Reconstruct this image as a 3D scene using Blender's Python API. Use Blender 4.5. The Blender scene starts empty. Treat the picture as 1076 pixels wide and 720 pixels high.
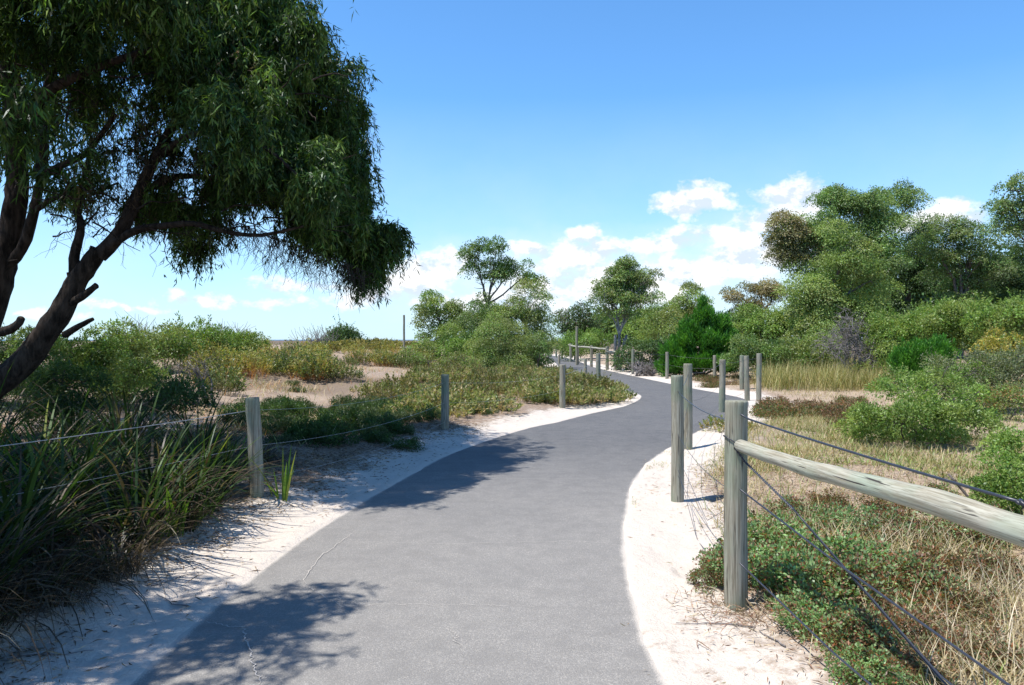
import bpy, math
import numpy as np
from mathutils import Vector
R = math.radians
rng = np.random.default_rng(7)
sc = bpy.context.scene
COL = sc.collection
F, CH, HV = 820.0, 1.6, 357.0        # focal length in photo pixels, eye height, horizon row (used to convert measurements to metres)

# ---------------------------------------------------------------- measurements
def gx(u, d): return (u - 538.0) / F * d
def gz(v, d): return CH - (v - HV) / F * d
def gp(u, v):
    d = F * CH / (v - HV)
    return (gx(u, d), d)

# ---------------------------------------------------------------- noise
def _h(ix, iy, s):
    n = (ix.astype(np.int64) * 374761393 + iy.astype(np.int64) * 668265263 + s * 1442695041) & 0x7fffffff
    n = ((n ^ (n >> 13)) * 1274126177) & 0x7fffffff
    return ((n ^ (n >> 16)) & 0xffff) / 65535.0
def vnoise(x, y, s=0):
    x = np.asarray(x, float); y = np.asarray(y, float)
    ix = np.floor(x).astype(np.int64); iy = np.floor(y).astype(np.int64)
    fx = x - ix; fy = y - iy
    fx = fx * fx * (3 - 2 * fx); fy = fy * fy * (3 - 2 * fy)
    a = _h(ix, iy, s); b = _h(ix + 1, iy, s); c = _h(ix, iy + 1, s); d = _h(ix + 1, iy + 1, s)
    return (a * (1 - fx) + b * fx) * (1 - fy) + (c * (1 - fx) + d * fx) * fy
def fbm(x, y, o=4, s=0):
    t = 0; a = .5; n = 0
    for k in range(o):
        t = t + a * vnoise(x, y, s + 17 * k); n += a
        x = x * 2.03 + 5.1; y = y * 2.03 + 9.7; a *= .5
    return t / n
def sstep(a, b, x):
    t = np.clip((np.asarray(x, float) - a) / (b - a), 0, 1)
    return t * t * (3 - 2 * t)

# ---------------------------------------------------------------- path outline
def catmull(P, n=8):
    P = np.array(P, float); out = []
    Q = np.vstack([2 * P[0] - P[1], P, 2 * P[-1] - P[-2]])
    for i in range(1, len(Q) - 2):
        for k in range(n):
            t = k / n
            out.append(.5 * ((2 * Q[i]) + (-Q[i-1] + Q[i+1]) * t + (2*Q[i-1] - 5*Q[i] + 4*Q[i+1] - Q[i+2]) * t*t + (-Q[i-1] + 3*Q[i] - 3*Q[i+1] + Q[i+2]) * t**3))
    out.append(P[-1])
    return np.array(out)
LEFT = catmull([(-1.5, -14), (-1.62, -5), (-1.74, 0), (-1.78, 3.6), (-1.77, 5.0), (-1.62, 6.76), (-1.22, 9.17), (-.87, 10.9), (-.35, 12.5), (.28, 14.1), (.9, 15.2), (1.7, 16.9), (2.65, 18.7), (3.28, 20.5), (3.6, 21.9), (3.68, 23.0), (3.5, 25.5), (2.95, 31), (2.7, 37.5), (2.75, 46), (3.0, 57), (2.6, 70), (0.5, 84), (-6, 98)])
RIGHT = catmull([(1.1, -14), (.95, -5), (.8, 0), (.72, 3.63), (.72, 4.3), (.81, 5.47), (.865, 5.96), (1.01, 6.9), (1.37, 8.75), (1.88, 10.4), (2.38, 11.6), (3.02, 13.1), (3.85, 14.7), (4.95, 16.8), (5.85, 19.2), (6.3, 21.2), (6.2, 23.4), (5.95, 25.7), (5.55, 31.2), (5.0, 39.8), (4.75, 48), (4.9, 57), (4.6, 72), (2.5, 89), (-4, 104)])
POLY = np.vstack([LEFT, RIGHT[::-1]])
def seg_dist(x, y, L):
    m = np.full(x.shape, 1e9)
    for i in range(len(L) - 1):
        ax, ay = L[i]; bx, by = L[i+1]; dx = bx - ax; dy = by - ay
        t = np.clip(((x - ax) * dx + (y - ay) * dy) / (dx*dx + dy*dy + 1e-12), 0, 1)
        m = np.minimum(m, (x - ax - t*dx)**2 + (y - ay - t*dy)**2)
    return np.sqrt(m)
def inside(x, y, Q):
    c = np.zeros(x.shape, bool); j = len(Q) - 1
    for i in range(len(Q)):
        xi, yi = Q[i]; xj, yj = Q[j]
        if yi != yj:
            c ^= ((yi > y) != (yj > y)) & (x < (xj - xi) * (y - yi) / (yj - yi) + xi)
        j = i
    return c
def path_d(x, y):
    """signed distances: (left side distance, right side distance, negative inside)"""
    x = np.asarray(x, float); y = np.asarray(y, float)
    dl = seg_dist(x, y, LEFT); dr = seg_dist(x, y, RIGHT)
    ins = inside(x, y, POLY)
    d = np.where(ins, -np.minimum(dl, dr), np.minimum(dl, dr))
    return d, (dl < dr)
def ground_h(x, y, full=False):
    x = np.atleast_1d(np.asarray(x, float)); y = np.atleast_1d(np.asarray(y, float))
    d, left = path_d(x, y)
    do = np.maximum(d, 0)
    hum = fbm(x * .16, y * .16, 3, 3) - .45
    hl = .16 * sstep(.1, 1.6, do) + .62 * sstep(2.2, 13, do) + .5 * sstep(14, 40, do) + .75 * hum * sstep(2.5, 9, do)
    hr = .05 * sstep(.1, 1.2, do) + .55 * sstep(4.5, 22, do) + .35 * hum * sstep(2.5, 9, do)
    h = np.where(left, hl, hr)
    far = sstep(75, 150, np.hypot(x, y))
    h = h * (1 - far) - 3.4 * sstep(95, 190, np.hypot(x, y)) * np.where(left, 1, .0)
    h = h + (fbm(x * 1.3, y * 1.3, 3, 9) - .5) * .12 * sstep(.15, .9, do)
    h = h + (fbm(x * 6, y * 6, 2, 21) - .5) * .035 * sstep(.0, .5, do)
    h = h - .028 * sstep(.56, .70, fbm(x * 3.1 + 7, y * 3.1, 2, 133)) * sstep(.12, .35, do) * sstep(14, 8, np.hypot(x, y))
    # ragged edge against the asphalt, ground dips under it
    e = d + (fbm(x * 2.2, y * 2.2, 3, 31) - .5) * .10 + (fbm(x * 9, y * 9, 2, 37) - .5) * .022 + .07
    h = h + np.where(e < .12, -.05 + .062 * sstep(-.1, .12, e), .012)
    if full: return h, d, left
    return h
def gh(x, y): return float(ground_h(x, y)[0])

# ---------------------------------------------------------------- mesh plumbing (every mesh is made of quads)
class Geo:
    def __init__(s): s.v = []; s.f = []; s.c = []; s.m = []; s.n = 0
    def add(s, V, Fq, C, mat=0):
        V = np.asarray(V, float).reshape(-1, 3); Fq = np.asarray(Fq, np.int64).reshape(-1, 4)
        C = np.asarray(C, float)
        if C.ndim == 1: C = np.tile(C, (len(V), 1))
        s.v.append(V); s.f.append(Fq + s.n); s.c.append(C); s.m.append(np.full(len(Fq), mat)); s.n += len(V)
    def leaves(s, P, D, L, W, C, mat=0, wide=.45, cup=0.0, nb=1.1, Nn=None):
        """n pointed leaves, one quad each, from P along D"""
        n = len(P)
        if n == 0: return
        D = D / (np.linalg.norm(D, axis=1, keepdims=True) + 1e-9)
        A = rng.normal(size=(n, 3)) * .8 + (np.array([-.25, -.25, 1.0]) if Nn is None else Nn + np.array([-.2, -.15, .5])) * nb; S = np.cross(D, A); S /= (np.linalg.norm(S, axis=1, keepdims=True) + 1e-9)
        L = np.broadcast_to(L, (n,))[:, None]; W = np.broadcast_to(W, (n,))[:, None] * .5
        N = np.cross(S, D)
        V = np.stack([P, P + D*L*wide + S*W + N*L*cup, P + D*L, P + D*L*wide - S*W + N*L*cup], 1).reshape(-1, 3)
        s.add(V, np.arange(n * 4).reshape(n, 4), np.repeat(C, 4, 0), mat)
    def blades(s, P, az, lean, L, W, curl, C, segs=4, mat=0, C2=None):
        """n tapering strap blades: start leaning 'lean' from vertical, bending over by 'curl'"""
        n = len(P); b = lambda q: np.broadcast_to(np.asarray(q, float), (n,))
        lean, L, W, curl, az = b(lean), b(L), b(W), b(curl), b(az)
        side = np.stack([-np.sin(az), np.cos(az), 0*az], 1)
        out = np.stack([np.cos(az), np.sin(az), 0*az], 1)
        p = P.copy(); rows = []; cols = []
        for k in range(segs + 1):
            t = k / segs
            w = W * (1 - t**2.2) * (.55 + .45*min(1, t*4)) + .0006
            rows.append(p - side * w[:, None] * .5); rows.append(p + side * w[:, None] * .5)
            c = C if C2 is None else C * (1 - t) + C2 * t
            cols += [c, c]
            a = lean + curl * (t + .5 / segs)
            p = p + (out * np.sin(a)[:, None] + np.array([0, 0, 1.]) * np.cos(a)[:, None]) * (L / segs)[:, None]
        V = np.stack(rows, 1).reshape(-1, 3); Cc = np.stack(cols, 1).reshape(-1, 3)
        base = (np.arange(n) * (2 * (segs + 1)))[:, None, None]
        q = np.array([[2*k, 2*k+1, 2*k+3, 2*k+2] for k in range(segs)])[None]
        s.add(V, (base + q).reshape(-1, 4), Cc, mat)
    def tube(s, pts, rad, C, sides=8, mat=0, rough=0.0, cap=True):
        pts = np.asarray(pts, float); m = len(pts); rad = np.broadcast_to(np.asarray(rad, float), (m,)).copy()
        T = np.gradient(pts, axis=0); T /= (np.linalg.norm(T, axis=1, keepdims=True) + 1e-9)
        up = np.array([0, 0, 1.]) if abs(T[0][2]) < .9 else np.array([1., 0, 0])
        X = np.cross(T[0], up); X /= np.linalg.norm(X)
        rings = []
        a = np.arange(sides) / sides * 2 * np.pi
        for i in range(m):
            X = X - T[i] * X.dot(T[i]); X /= (np.linalg.norm(X) + 1e-9); Y = np.cross(T[i], X)
            rr = rad[i] * (1 + rough * rng.normal(size=sides))
            rings.append(pts[i] + (np.cos(a) * rr)[:, None] * X + (np.sin(a) * rr)[:, None] * Y)
        V = np.concatenate(rings); fq = []
        for i in range(m - 1):
            for k in range(sides):
                k2 = (k + 1) % sides
                fq.append((i*sides + k, i*sides + k2, (i+1)*sides + k2, (i+1)*sides + k))
        if cap:
            for o in (0, (m-1) * sides):
                for k in range(1, sides - 2, 2):
                    fq.append((o, o + k, o + k + 1, o + k + 2))
        s.add(V, fq, C, mat)
    def build(s, name, mats, parent=None, origin=(0, 0, 0), smooth=False):
        V = np.concatenate(s.v) - np.array(origin, float); Fq = np.concatenate(s.f); C = np.concatenate(s.c); M = np.concatenate(s.m)
        me = bpy.data.meshes.new(name)
        me.vertices.add(len(V)); me.vertices.foreach_set('co', V.astype(np.float32).ravel())
        me.loops.add(len(Fq) * 4); me.loops.foreach_set('vertex_index', Fq.astype(np.int32).ravel())
        me.polygons.add(len(Fq)); me.polygons.foreach_set('loop_start', (np.arange(len(Fq)) * 4).astype(np.int32))
        me.polygons.foreach_set('loop_total', np.full(len(Fq), 4, np.int32))
        me.polygons.foreach_set('material_index', M.astype(np.int32))
        if smooth: me.polygons.foreach_set('use_smooth', np.ones(len(Fq), bool))
        me.update(calc_edges=True)
        at = me.color_attributes.new('Col', 'FLOAT_COLOR', 'POINT')
        at.data.foreach_set('color', np.hstack([np.clip(C, 0, 1), np.ones((len(C), 1))]).astype(np.float32).ravel())
        for m in (mats if isinstance(mats, (list, tuple)) else [mats]): me.materials.append(m)
        o = bpy.data.objects.new(name, me); COL.objects.link(o)
        if parent is not None: o.parent = parent
        else: o.location = origin
        return o

def thing(name, label, cat, loc, group=None, rz=0):
    o = bpy.data.objects.new(name, None); COL.objects.link(o); o.location = loc; o.rotation_euler = (0, 0, rz)
    o.empty_display_size = .2
    return tag(o, label, cat, group)
def tag(o, label, cat, group=None):
    o['label'] = label; o['category'] = cat
    if group: o['group'] = group
    return o
def dup(root, loc, rz, scale, label, group=None):
    r = root.copy(); COL.objects.link(r); r.location = loc; r.rotation_euler = (0, 0, rz); r.scale = scale
    r['label'] = label
    if group: r['group'] = group
    for ch in list(root.children):
        c = ch.copy(); COL.objects.link(c); c.parent = r
    return r

# ---------------------------------------------------------------- materials
def newmat(name):
    m = bpy.data.materials.new(name); m.use_nodes = True
    nt = m.node_tree; nt.nodes.clear()
    return m, nt, nt.nodes, nt.links
def nd(nt, typ, **kw):
    n = nt.nodes.new(typ)
    for k, v in kw.items():
        if k.startswith('i_'):
            key = k[2:]
            n.inputs[int(key) if key.isdigit() else key.replace('_', ' ')].default_value = v
        else: setattr(n, k, v)
    return n
def mixc(nt, fac, a, b, mode='MIX'):
    n = nt.nodes.new('ShaderNodeMix'); n.data_type = 'RGBA'; n.blend_type = mode
    for i, v in ((0, fac), (6, a), (7, b)):
        if isinstance(v, (int, float)): n.inputs[i].default_value = v
        elif isinstance(v, tuple): n.inputs[i].default_value = (*v, 1)
        else: nt.links.new(v, n.inputs[i])
    return n.outputs[2]
def ramp(nt, fac, stops):
    n = nt.nodes.new('ShaderNodeValToRGB'); nt.links.new(fac, n.inputs[0])
    e = n.color_ramp.elements
    while len(e) < len(stops): e.new(.5)
    for el, (p, c) in zip(e, stops):
        el.position = p; el.color = (c, c, c, 1) if isinstance(c, (int, float)) else (*c, 1)
    return n.outputs[0]
def noise(nt, vec, scale, detail=4, rough=.55):
    n = nd(nt, 'ShaderNodeTexNoise'); n.inputs['Scale'].default_value = scale
    n.inputs['Detail'].default_value = detail; n.inputs['Roughness'].default_value = rough
    if vec is not None: nt.links.new(vec, n.inputs['Vector'])
    return n.outputs['Fac']

def leaf_mat(name, trans=.32, gloss=.06, sat=1.0):
    m, nt, N, L = newmat(name)
    col = nd(nt, 'ShaderNodeAttribute', attribute_name='Col').outputs['Color']
    geo = nd(nt, 'ShaderNodeNewGeometry')
    pos = geo.outputs['Position']
    v = noise(nt, pos, 1.4, 2)
    col2 = mixc(nt, ramp(nt, v, [(.35, 0.0), (.7, .55)]), col, mixc(nt, 1.0, col, (1.14, 1.08, .8), 'MULTIPLY'))
    d = nd(nt, 'ShaderNodeBsdfDiffuse'); L.new(col2, d.inputs[0])
    t = nd(nt, 'ShaderNodeBsdfTranslucent'); tc = mixc(nt, 1.0, col2, (1.25, 1.35, .55), 'MULTIPLY'); L.new(tc, t.inputs[0])
    a = nd(nt, 'ShaderNodeMixShader'); a.inputs[0].default_value = trans; L.new(d.outputs[0], a.inputs[1]); L.new(t.outputs[0], a.inputs[2])
    g = nd(nt, 'ShaderNodeBsdfGlossy'); g.inputs['Roughness'].default_value = .42; g.inputs[0].default_value = (.9, .95, 1, 1)
    b = nd(nt, 'ShaderNodeMixShader'); b.inputs[0].default_value = gloss; L.new(a.outputs[0], b.inputs[1]); L.new(g.outputs[0], b.inputs[2])
    o = nd(nt, 'ShaderNodeOutputMaterial'); L.new(b.outputs[0], o.inputs[0])
    return m
LEAF = leaf_mat('leaf', .34, .02); DRY = leaf_mat('dry_leaf', .2, .012); GLOSSY_LEAF = leaf_mat('weeping_leaf', .30, .022)

def wood_mat(name, c1, c2, c3, streak=26, bump=.5, rough=.85, along=1.1):
    m, nt, N, L = newmat(name)
    tc = nd(nt, 'ShaderNodeTexCoord').outputs['Object']
    mp = nd(nt, 'ShaderNodeMapping'); L.new(tc, mp.inputs[0]); mp.inputs['Scale'].default_value = (1, 1, along / streak * 1.6)
    s = noise(nt, mp.outputs[0], streak, 6, .62)
    blot = noise(nt, tc, 2.6, 3)
    mf = nd(nt, 'ShaderNodeMapping'); L.new(tc, mf.inputs[0]); mf.inputs['Scale'].default_value = (1, 1, .03)
    fine = noise(nt, mf.outputs[0], 150, 4, .7)
    c = mixc(nt, ramp(nt, s, [(.38, 0.0), (.60, 1.0)]), c1, c2)
    c = mixc(nt, ramp(nt, blot, [(.45, 0.0), (.62, .75)]), c, c3)
    c = mixc(nt, ramp(nt, fine, [(.36, .62), (.52, 0.0)]), c, tuple(q * .55 for q in c1))
    crack = nd(nt, 'ShaderNodeMapping'); L.new(tc, crack.inputs[0]); crack.inputs['Scale'].default_value = (1, 1, .045)
    cr = noise(nt, crack.outputs[0], 55, 2, .5)
    crf = ramp(nt, cr, [(.31, 1.0), (.36, 0.0)])
    c = mixc(nt, crf, c, (.05, .045, .04))
    p = nd(nt, 'ShaderNodeBsdfPrincipled'); L.new(c, p.inputs['Base Color']); p.inputs['Roughness'].default_value = rough
    p.inputs['Specular IOR Level'].default_value = .25
    b = nd(nt, 'ShaderNodeBump'); b.inputs['Strength'].default_value = bump; b.inputs['Distance'].default_value = .004
    hh = nd(nt, 'ShaderNodeMath', operation='SUBTRACT'); L.new(s, hh.inputs[0]); L.new(crf, hh.inputs[1])
    L.new(hh.outputs[0], b.inputs['Height']); L.new(b.outputs[0], p.inputs['Normal'])
    o = nd(nt, 'ShaderNodeOutputMaterial'); L.new(p.outputs[0], o.inputs[0])
    return m
POST = wood_mat('weathered_pine', (.20, .175, .125), (.36, .345, .28), (.20, .25, .18), 60)
RAILW = wood_mat('weathered_rail', (.30, .27, .20), (.46, .445, .37), (.31, .37, .29), 60)

def bark_mat(name, c1, c2, sc_=14, bump=1.0):
    m, nt, N, L = newmat(name)
    tc = nd(nt, 'ShaderNodeTexCoord').outputs['Object']
    mp = nd(nt, 'ShaderNodeMapping'); L.new(tc, mp.inputs[0]); mp.inputs['Scale'].default_value = (1, 1, .25)
    s = noise(nt, mp.outputs[0], sc_, 8, .65)
    c = mixc(nt, ramp(nt, s, [(.38, 0.0), (.64, 1.0)]), c1, c2)
    p = nd(nt, 'ShaderNodeBsdfPrincipled'); L.new(c, p.inputs['Base Color']); p.inputs['Roughness'].default_value = .95
    p.inputs['Specular IOR Level'].default_value = .1
    b = nd(nt, 'ShaderNodeBump'); b.inputs['Strength'].default_value = bump; b.inputs['Distance'].default_value = .03
    L.new(s, b.inputs['Height']); L.new(b.outputs[0], p.inputs['Normal'])
    o = nd(nt, 'ShaderNodeOutputMaterial'); L.new(p.outputs[0], o.inputs[0])
    return m
BARK_D = bark_mat('dark_bark', (.018, .015, .013), (.08, .064, .054))
BARK_P = bark_mat('pale_bark', (.16, .14, .12), (.42, .38, .34), 9)
BARK_G = bark_mat('grey_bark', (.07, .06, .055), (.19, .165, .15))
DEADW = bark_mat('dead_wood', (.13, .12, .12), (.30, .27, .26), 20, .4)

def simple_mat(name, col, rough=.5, metal=0.0):
    m, nt, N, L = newmat(name)
    p = nd(nt, 'ShaderNodeBsdfPrincipled'); p.inputs['Roughness'].default_value = rough; p.inputs['Metallic'].default_value = metal
    tc = nd(nt, 'ShaderNodeTexCoord').outputs['Object']
    s = noise(nt, tc, 30, 3)
    c = mixc(nt, s, tuple(x * .7 for x in col), tuple(min(1, x * 1.3) for x in col)); L.new(c, p.inputs['Base Color'])
    o = nd(nt, 'ShaderNodeOutputMaterial'); L.new(p.outputs[0], o.inputs[0])
    return m
WIRE_D = simple_mat('dark_cable', (.035, .04, .055), .38)
WIRE_L = simple_mat('galvanised_wire', (.42, .42, .42), .4, .5)
PINK = simple_mat('pale_metal', (.6, .6, .6), .5)

def ground_mat():
    m, nt, N, L = newmat('dune_sand')
    pos = nd(nt, 'ShaderNodeNewGeometry').outputs['Position']
    col = nd(nt, 'ShaderNodeAttribute', attribute_name='Col').outputs['Color']
    sep = nd(nt, 'ShaderNodeSeparateColor'); L.new(col, sep.inputs[0])   # R litter amount, G dust (grey sand) amount, B dark brown amount
    n1 = noise(nt, pos, 1.1, 6, .6); n2 = noise(nt, pos, 9, 5, .65); n3 = noise(nt, pos, 70, 3, .7); n4 = noise(nt, pos, 260, 2, .6)
    sand = mixc(nt, n1, (.58, .505, .43), (.70, .63, .55))
    sand = mixc(nt, ramp(nt, n3, [(.35, .45), (.62, 0.0)]), sand, (.55, .49, .43))
    # litter: thresholded noise whose threshold follows the painted amount
    add = nd(nt, 'ShaderNodeMath', operation='ADD'); L.new(n2, add.inputs[0])
    mul = nd(nt, 'ShaderNodeMath', operation='MULTIPLY_ADD'); L.new(n3, mul.inputs[0]); mul.inputs[1].default_value = .6; mul.inputs[2].default_value = -.3
    L.new(mul.outputs[0], add.inputs[1])
    add2 = nd(nt, 'ShaderNodeMath', operation='MULTIPLY_ADD'); L.new(sep.outputs[0], add2.inputs[0]); add2.inputs[1].default_value = .62; L.new(add.outputs[0], add2.inputs[2])
    lf = ramp(nt, add2.outputs[0], [(.74, 0.0), (1.0, 1.0)])
    litter = mixc(nt, ramp(nt, n3, [(.38, 0.0), (.62, 1.0)]), (.17, .115, .085), (.42, .33, .25))
    c = mixc(nt, lf, sand, litter)
    c = mixc(nt, sep.outputs[1], c, mixc(nt, n3, (.36, .27, .19), (.56, .45, .34)))
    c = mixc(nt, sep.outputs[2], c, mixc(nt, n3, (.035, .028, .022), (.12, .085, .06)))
    p = nd(nt, 'ShaderNodeBsdfPrincipled'); L.new(c, p.inputs['Base Color']); p.inputs['Roughness'].default_value = .95
    p.inputs['Specular IOR Level'].default_value = .1
    hs = nd(nt, 'ShaderNodeMath', operation='MULTIPLY_ADD'); L.new(n2, hs.inputs[0]); hs.inputs[1].default_value = 3.5; L.new(n3, hs.inputs[2])
    hs2 = nd(nt, 'ShaderNodeMath', operation='MULTIPLY_ADD'); L.new(n4, hs2.inputs[0]); hs2.inputs[1].default_value = .25; L.new(hs.outputs[0], hs2.inputs[2])
    b = nd(nt, 'ShaderNodeBump'); b.inputs['Strength'].default_value = .8; b.inputs['Distance'].default_value = .012
    L.new(hs2.outputs[0], b.inputs['Height']); L.new(b.outputs[0], p.inputs['Normal'])
    o = nd(nt, 'ShaderNodeOutputMaterial'); L.new(p.outputs[0], o.inputs[0])
    return m
SAND = ground_mat()

def asphalt_mat():
    m, nt, N, L = newmat('asphalt')
    pos = nd(nt, 'ShaderNodeNewGeometry').outputs['Position']
    col = nd(nt, 'ShaderNodeAttribute', attribute_name='Col').outputs['Color']
    sep = nd(nt, 'ShaderNodeSeparateColor'); L.new(col, sep.inputs[0])
    n1 = noise(nt, pos, .8, 7, .68); n2 = noise(nt, pos, 5, 5, .65); n4 = noise(nt, pos, 120, 2, .7)
    vo = nd(nt, 'ShaderNodeTexVoronoi'); vo.inputs['Scale'].default_value = 150; L.new(pos, vo.inputs['Vector'])
    sp = nd(nt, 'ShaderNodeSeparateColor'); L.new(vo.outputs['Color'], sp.inputs[0])
    stone = ramp(nt, sp.outputs[0], [(0.0, (.085, .086, .088)), (.55, (.115, .115, .116)), (.88, (.145, .143, .141)), (1.0, (.20, .195, .188))])
    c = mixc(nt, ramp(nt, n1, [(.35, 0.0), (.68, .55)]), stone, mixc(nt, 1.0, stone, (1.5, 1.46, 1.40), 'MULTIPLY'))
    c = mixc(nt, ramp(nt, n2, [(.38, .45), (.55, 0.0)]), c, (.082, .082, .083))
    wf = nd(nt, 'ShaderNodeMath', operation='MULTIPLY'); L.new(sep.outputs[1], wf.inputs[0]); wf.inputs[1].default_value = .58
    c = mixc(nt, wf.outputs[0], c, mixc(nt, 1.0, mixc(nt, .5, c, (.15, .148, .145)), (2.45, 2.32, 2.12), 'MULTIPLY'))  # paler mix, strongest at the near end
    # sand dust blown on from the edge
    ad = nd(nt, 'ShaderNodeMath', operation='MULTIPLY_ADD'); L.new(n4, ad.inputs[0]); ad.inputs[1].default_value = .9
    sb = nd(nt, 'ShaderNodeMath', operation='MULTIPLY_ADD'); L.new(n2, sb.inputs[0]); sb.inputs[1].default_value = .5; sb.inputs[2].default_value = -.25
    ad0 = nd(nt, 'ShaderNodeMath', operation='ADD'); L.new(sep.outputs[0], ad0.inputs[0]); L.new(sb.outputs[0], ad0.inputs[1]); L.new(ad0.outputs[0], ad.inputs[2])
    df = ramp(nt, ad.outputs[0], [(.66, 0.0), (1.3, .8)])
    c = mixc(nt, df, c, (.60, .54, .47))
    p = nd(nt, 'ShaderNodeBsdfPrincipled'); L.new(c, p.inputs['Base Color']); p.inputs['Roughness'].default_value = .82
    p.inputs['Specular IOR Level'].default_value = .3
    b = nd(nt, 'ShaderNodeBump'); b.inputs['Strength'].default_value = .55; b.inputs['Distance'].default_value = .004
    iv = nd(nt, 'ShaderNodeMath', operation='SUBTRACT'); iv.inputs[0].default_value = 1; L.new(vo.outputs['Distance'], iv.inputs[1])
    L.new(iv.outputs[0], b.inputs['Height']); L.new(b.outputs[0], p.inputs['Normal'])
    o = nd(nt, 'ShaderNodeOutputMaterial'); L.new(p.outputs[0], o.inputs[0])
    return m
ASPH = asphalt_mat()

# ---------------------------------------------------------------- setting: ground, path, sea
def cluster_field(x, y):
    """0..1: where low vegetation grows (used for the ground tint and to place plants)"""
    return fbm(x * .33 + 3, y * .33, 3, 51)
def make_ground():
    fine = np.radians(np.arange(-62, 62.01, .2)); coarse = np.radians(np.linspace(62, 298, 60)[1:-1])
    ang = np.concatenate([fine, coarse])
    r = [.35]
    while r[-1] < 1500: r.append(r[-1] * (1.0135 if r[-1] < 60 else 1.05))
    r = np.array(r)
    A, Rr = np.meshgrid(ang, r)
    x = (Rr * np.sin(A)).ravel(); y = (Rr * np.cos(A)).ravel()
    h, d, left = ground_h(x, y, True)
    na, nr = len(ang), len(r)
    V = np.stack([x, y, h], 1)
    i = np.arange(nr - 1)[:, None] * na; k = np.arange(na)[None]; k2 = (k + 1) % na
    Fq = np.stack([i + k, i + na + k, i + na + k2, i + k2], -1).reshape(-1, 4)
    cf = cluster_field(x, y)
    sh = .55 + .9 * (fbm(x * .5, y * .5, 2, 61) - .5)
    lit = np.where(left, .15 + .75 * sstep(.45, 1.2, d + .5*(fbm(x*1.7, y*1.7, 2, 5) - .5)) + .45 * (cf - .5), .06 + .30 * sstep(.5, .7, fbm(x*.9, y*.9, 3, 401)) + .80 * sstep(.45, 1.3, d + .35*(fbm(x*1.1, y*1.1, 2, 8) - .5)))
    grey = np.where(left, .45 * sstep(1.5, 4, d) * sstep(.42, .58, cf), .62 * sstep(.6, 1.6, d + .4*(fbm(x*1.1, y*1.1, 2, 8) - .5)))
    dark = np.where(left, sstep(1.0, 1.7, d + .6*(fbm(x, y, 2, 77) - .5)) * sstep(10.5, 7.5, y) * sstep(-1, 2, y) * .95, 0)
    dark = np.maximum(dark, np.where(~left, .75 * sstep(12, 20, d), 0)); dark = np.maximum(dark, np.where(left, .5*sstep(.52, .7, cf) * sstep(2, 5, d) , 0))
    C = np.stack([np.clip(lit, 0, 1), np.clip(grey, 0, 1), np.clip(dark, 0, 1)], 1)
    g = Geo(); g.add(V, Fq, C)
    # close the middle
    g.add([[.2, .2, -.08], [.2, -.2, -.08], [-.2, -.2, -.08], [-.2, .2, -.08]], [[0, 1, 2, 3]], (0, 0, 0))
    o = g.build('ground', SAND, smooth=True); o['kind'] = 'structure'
make_ground()

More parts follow.
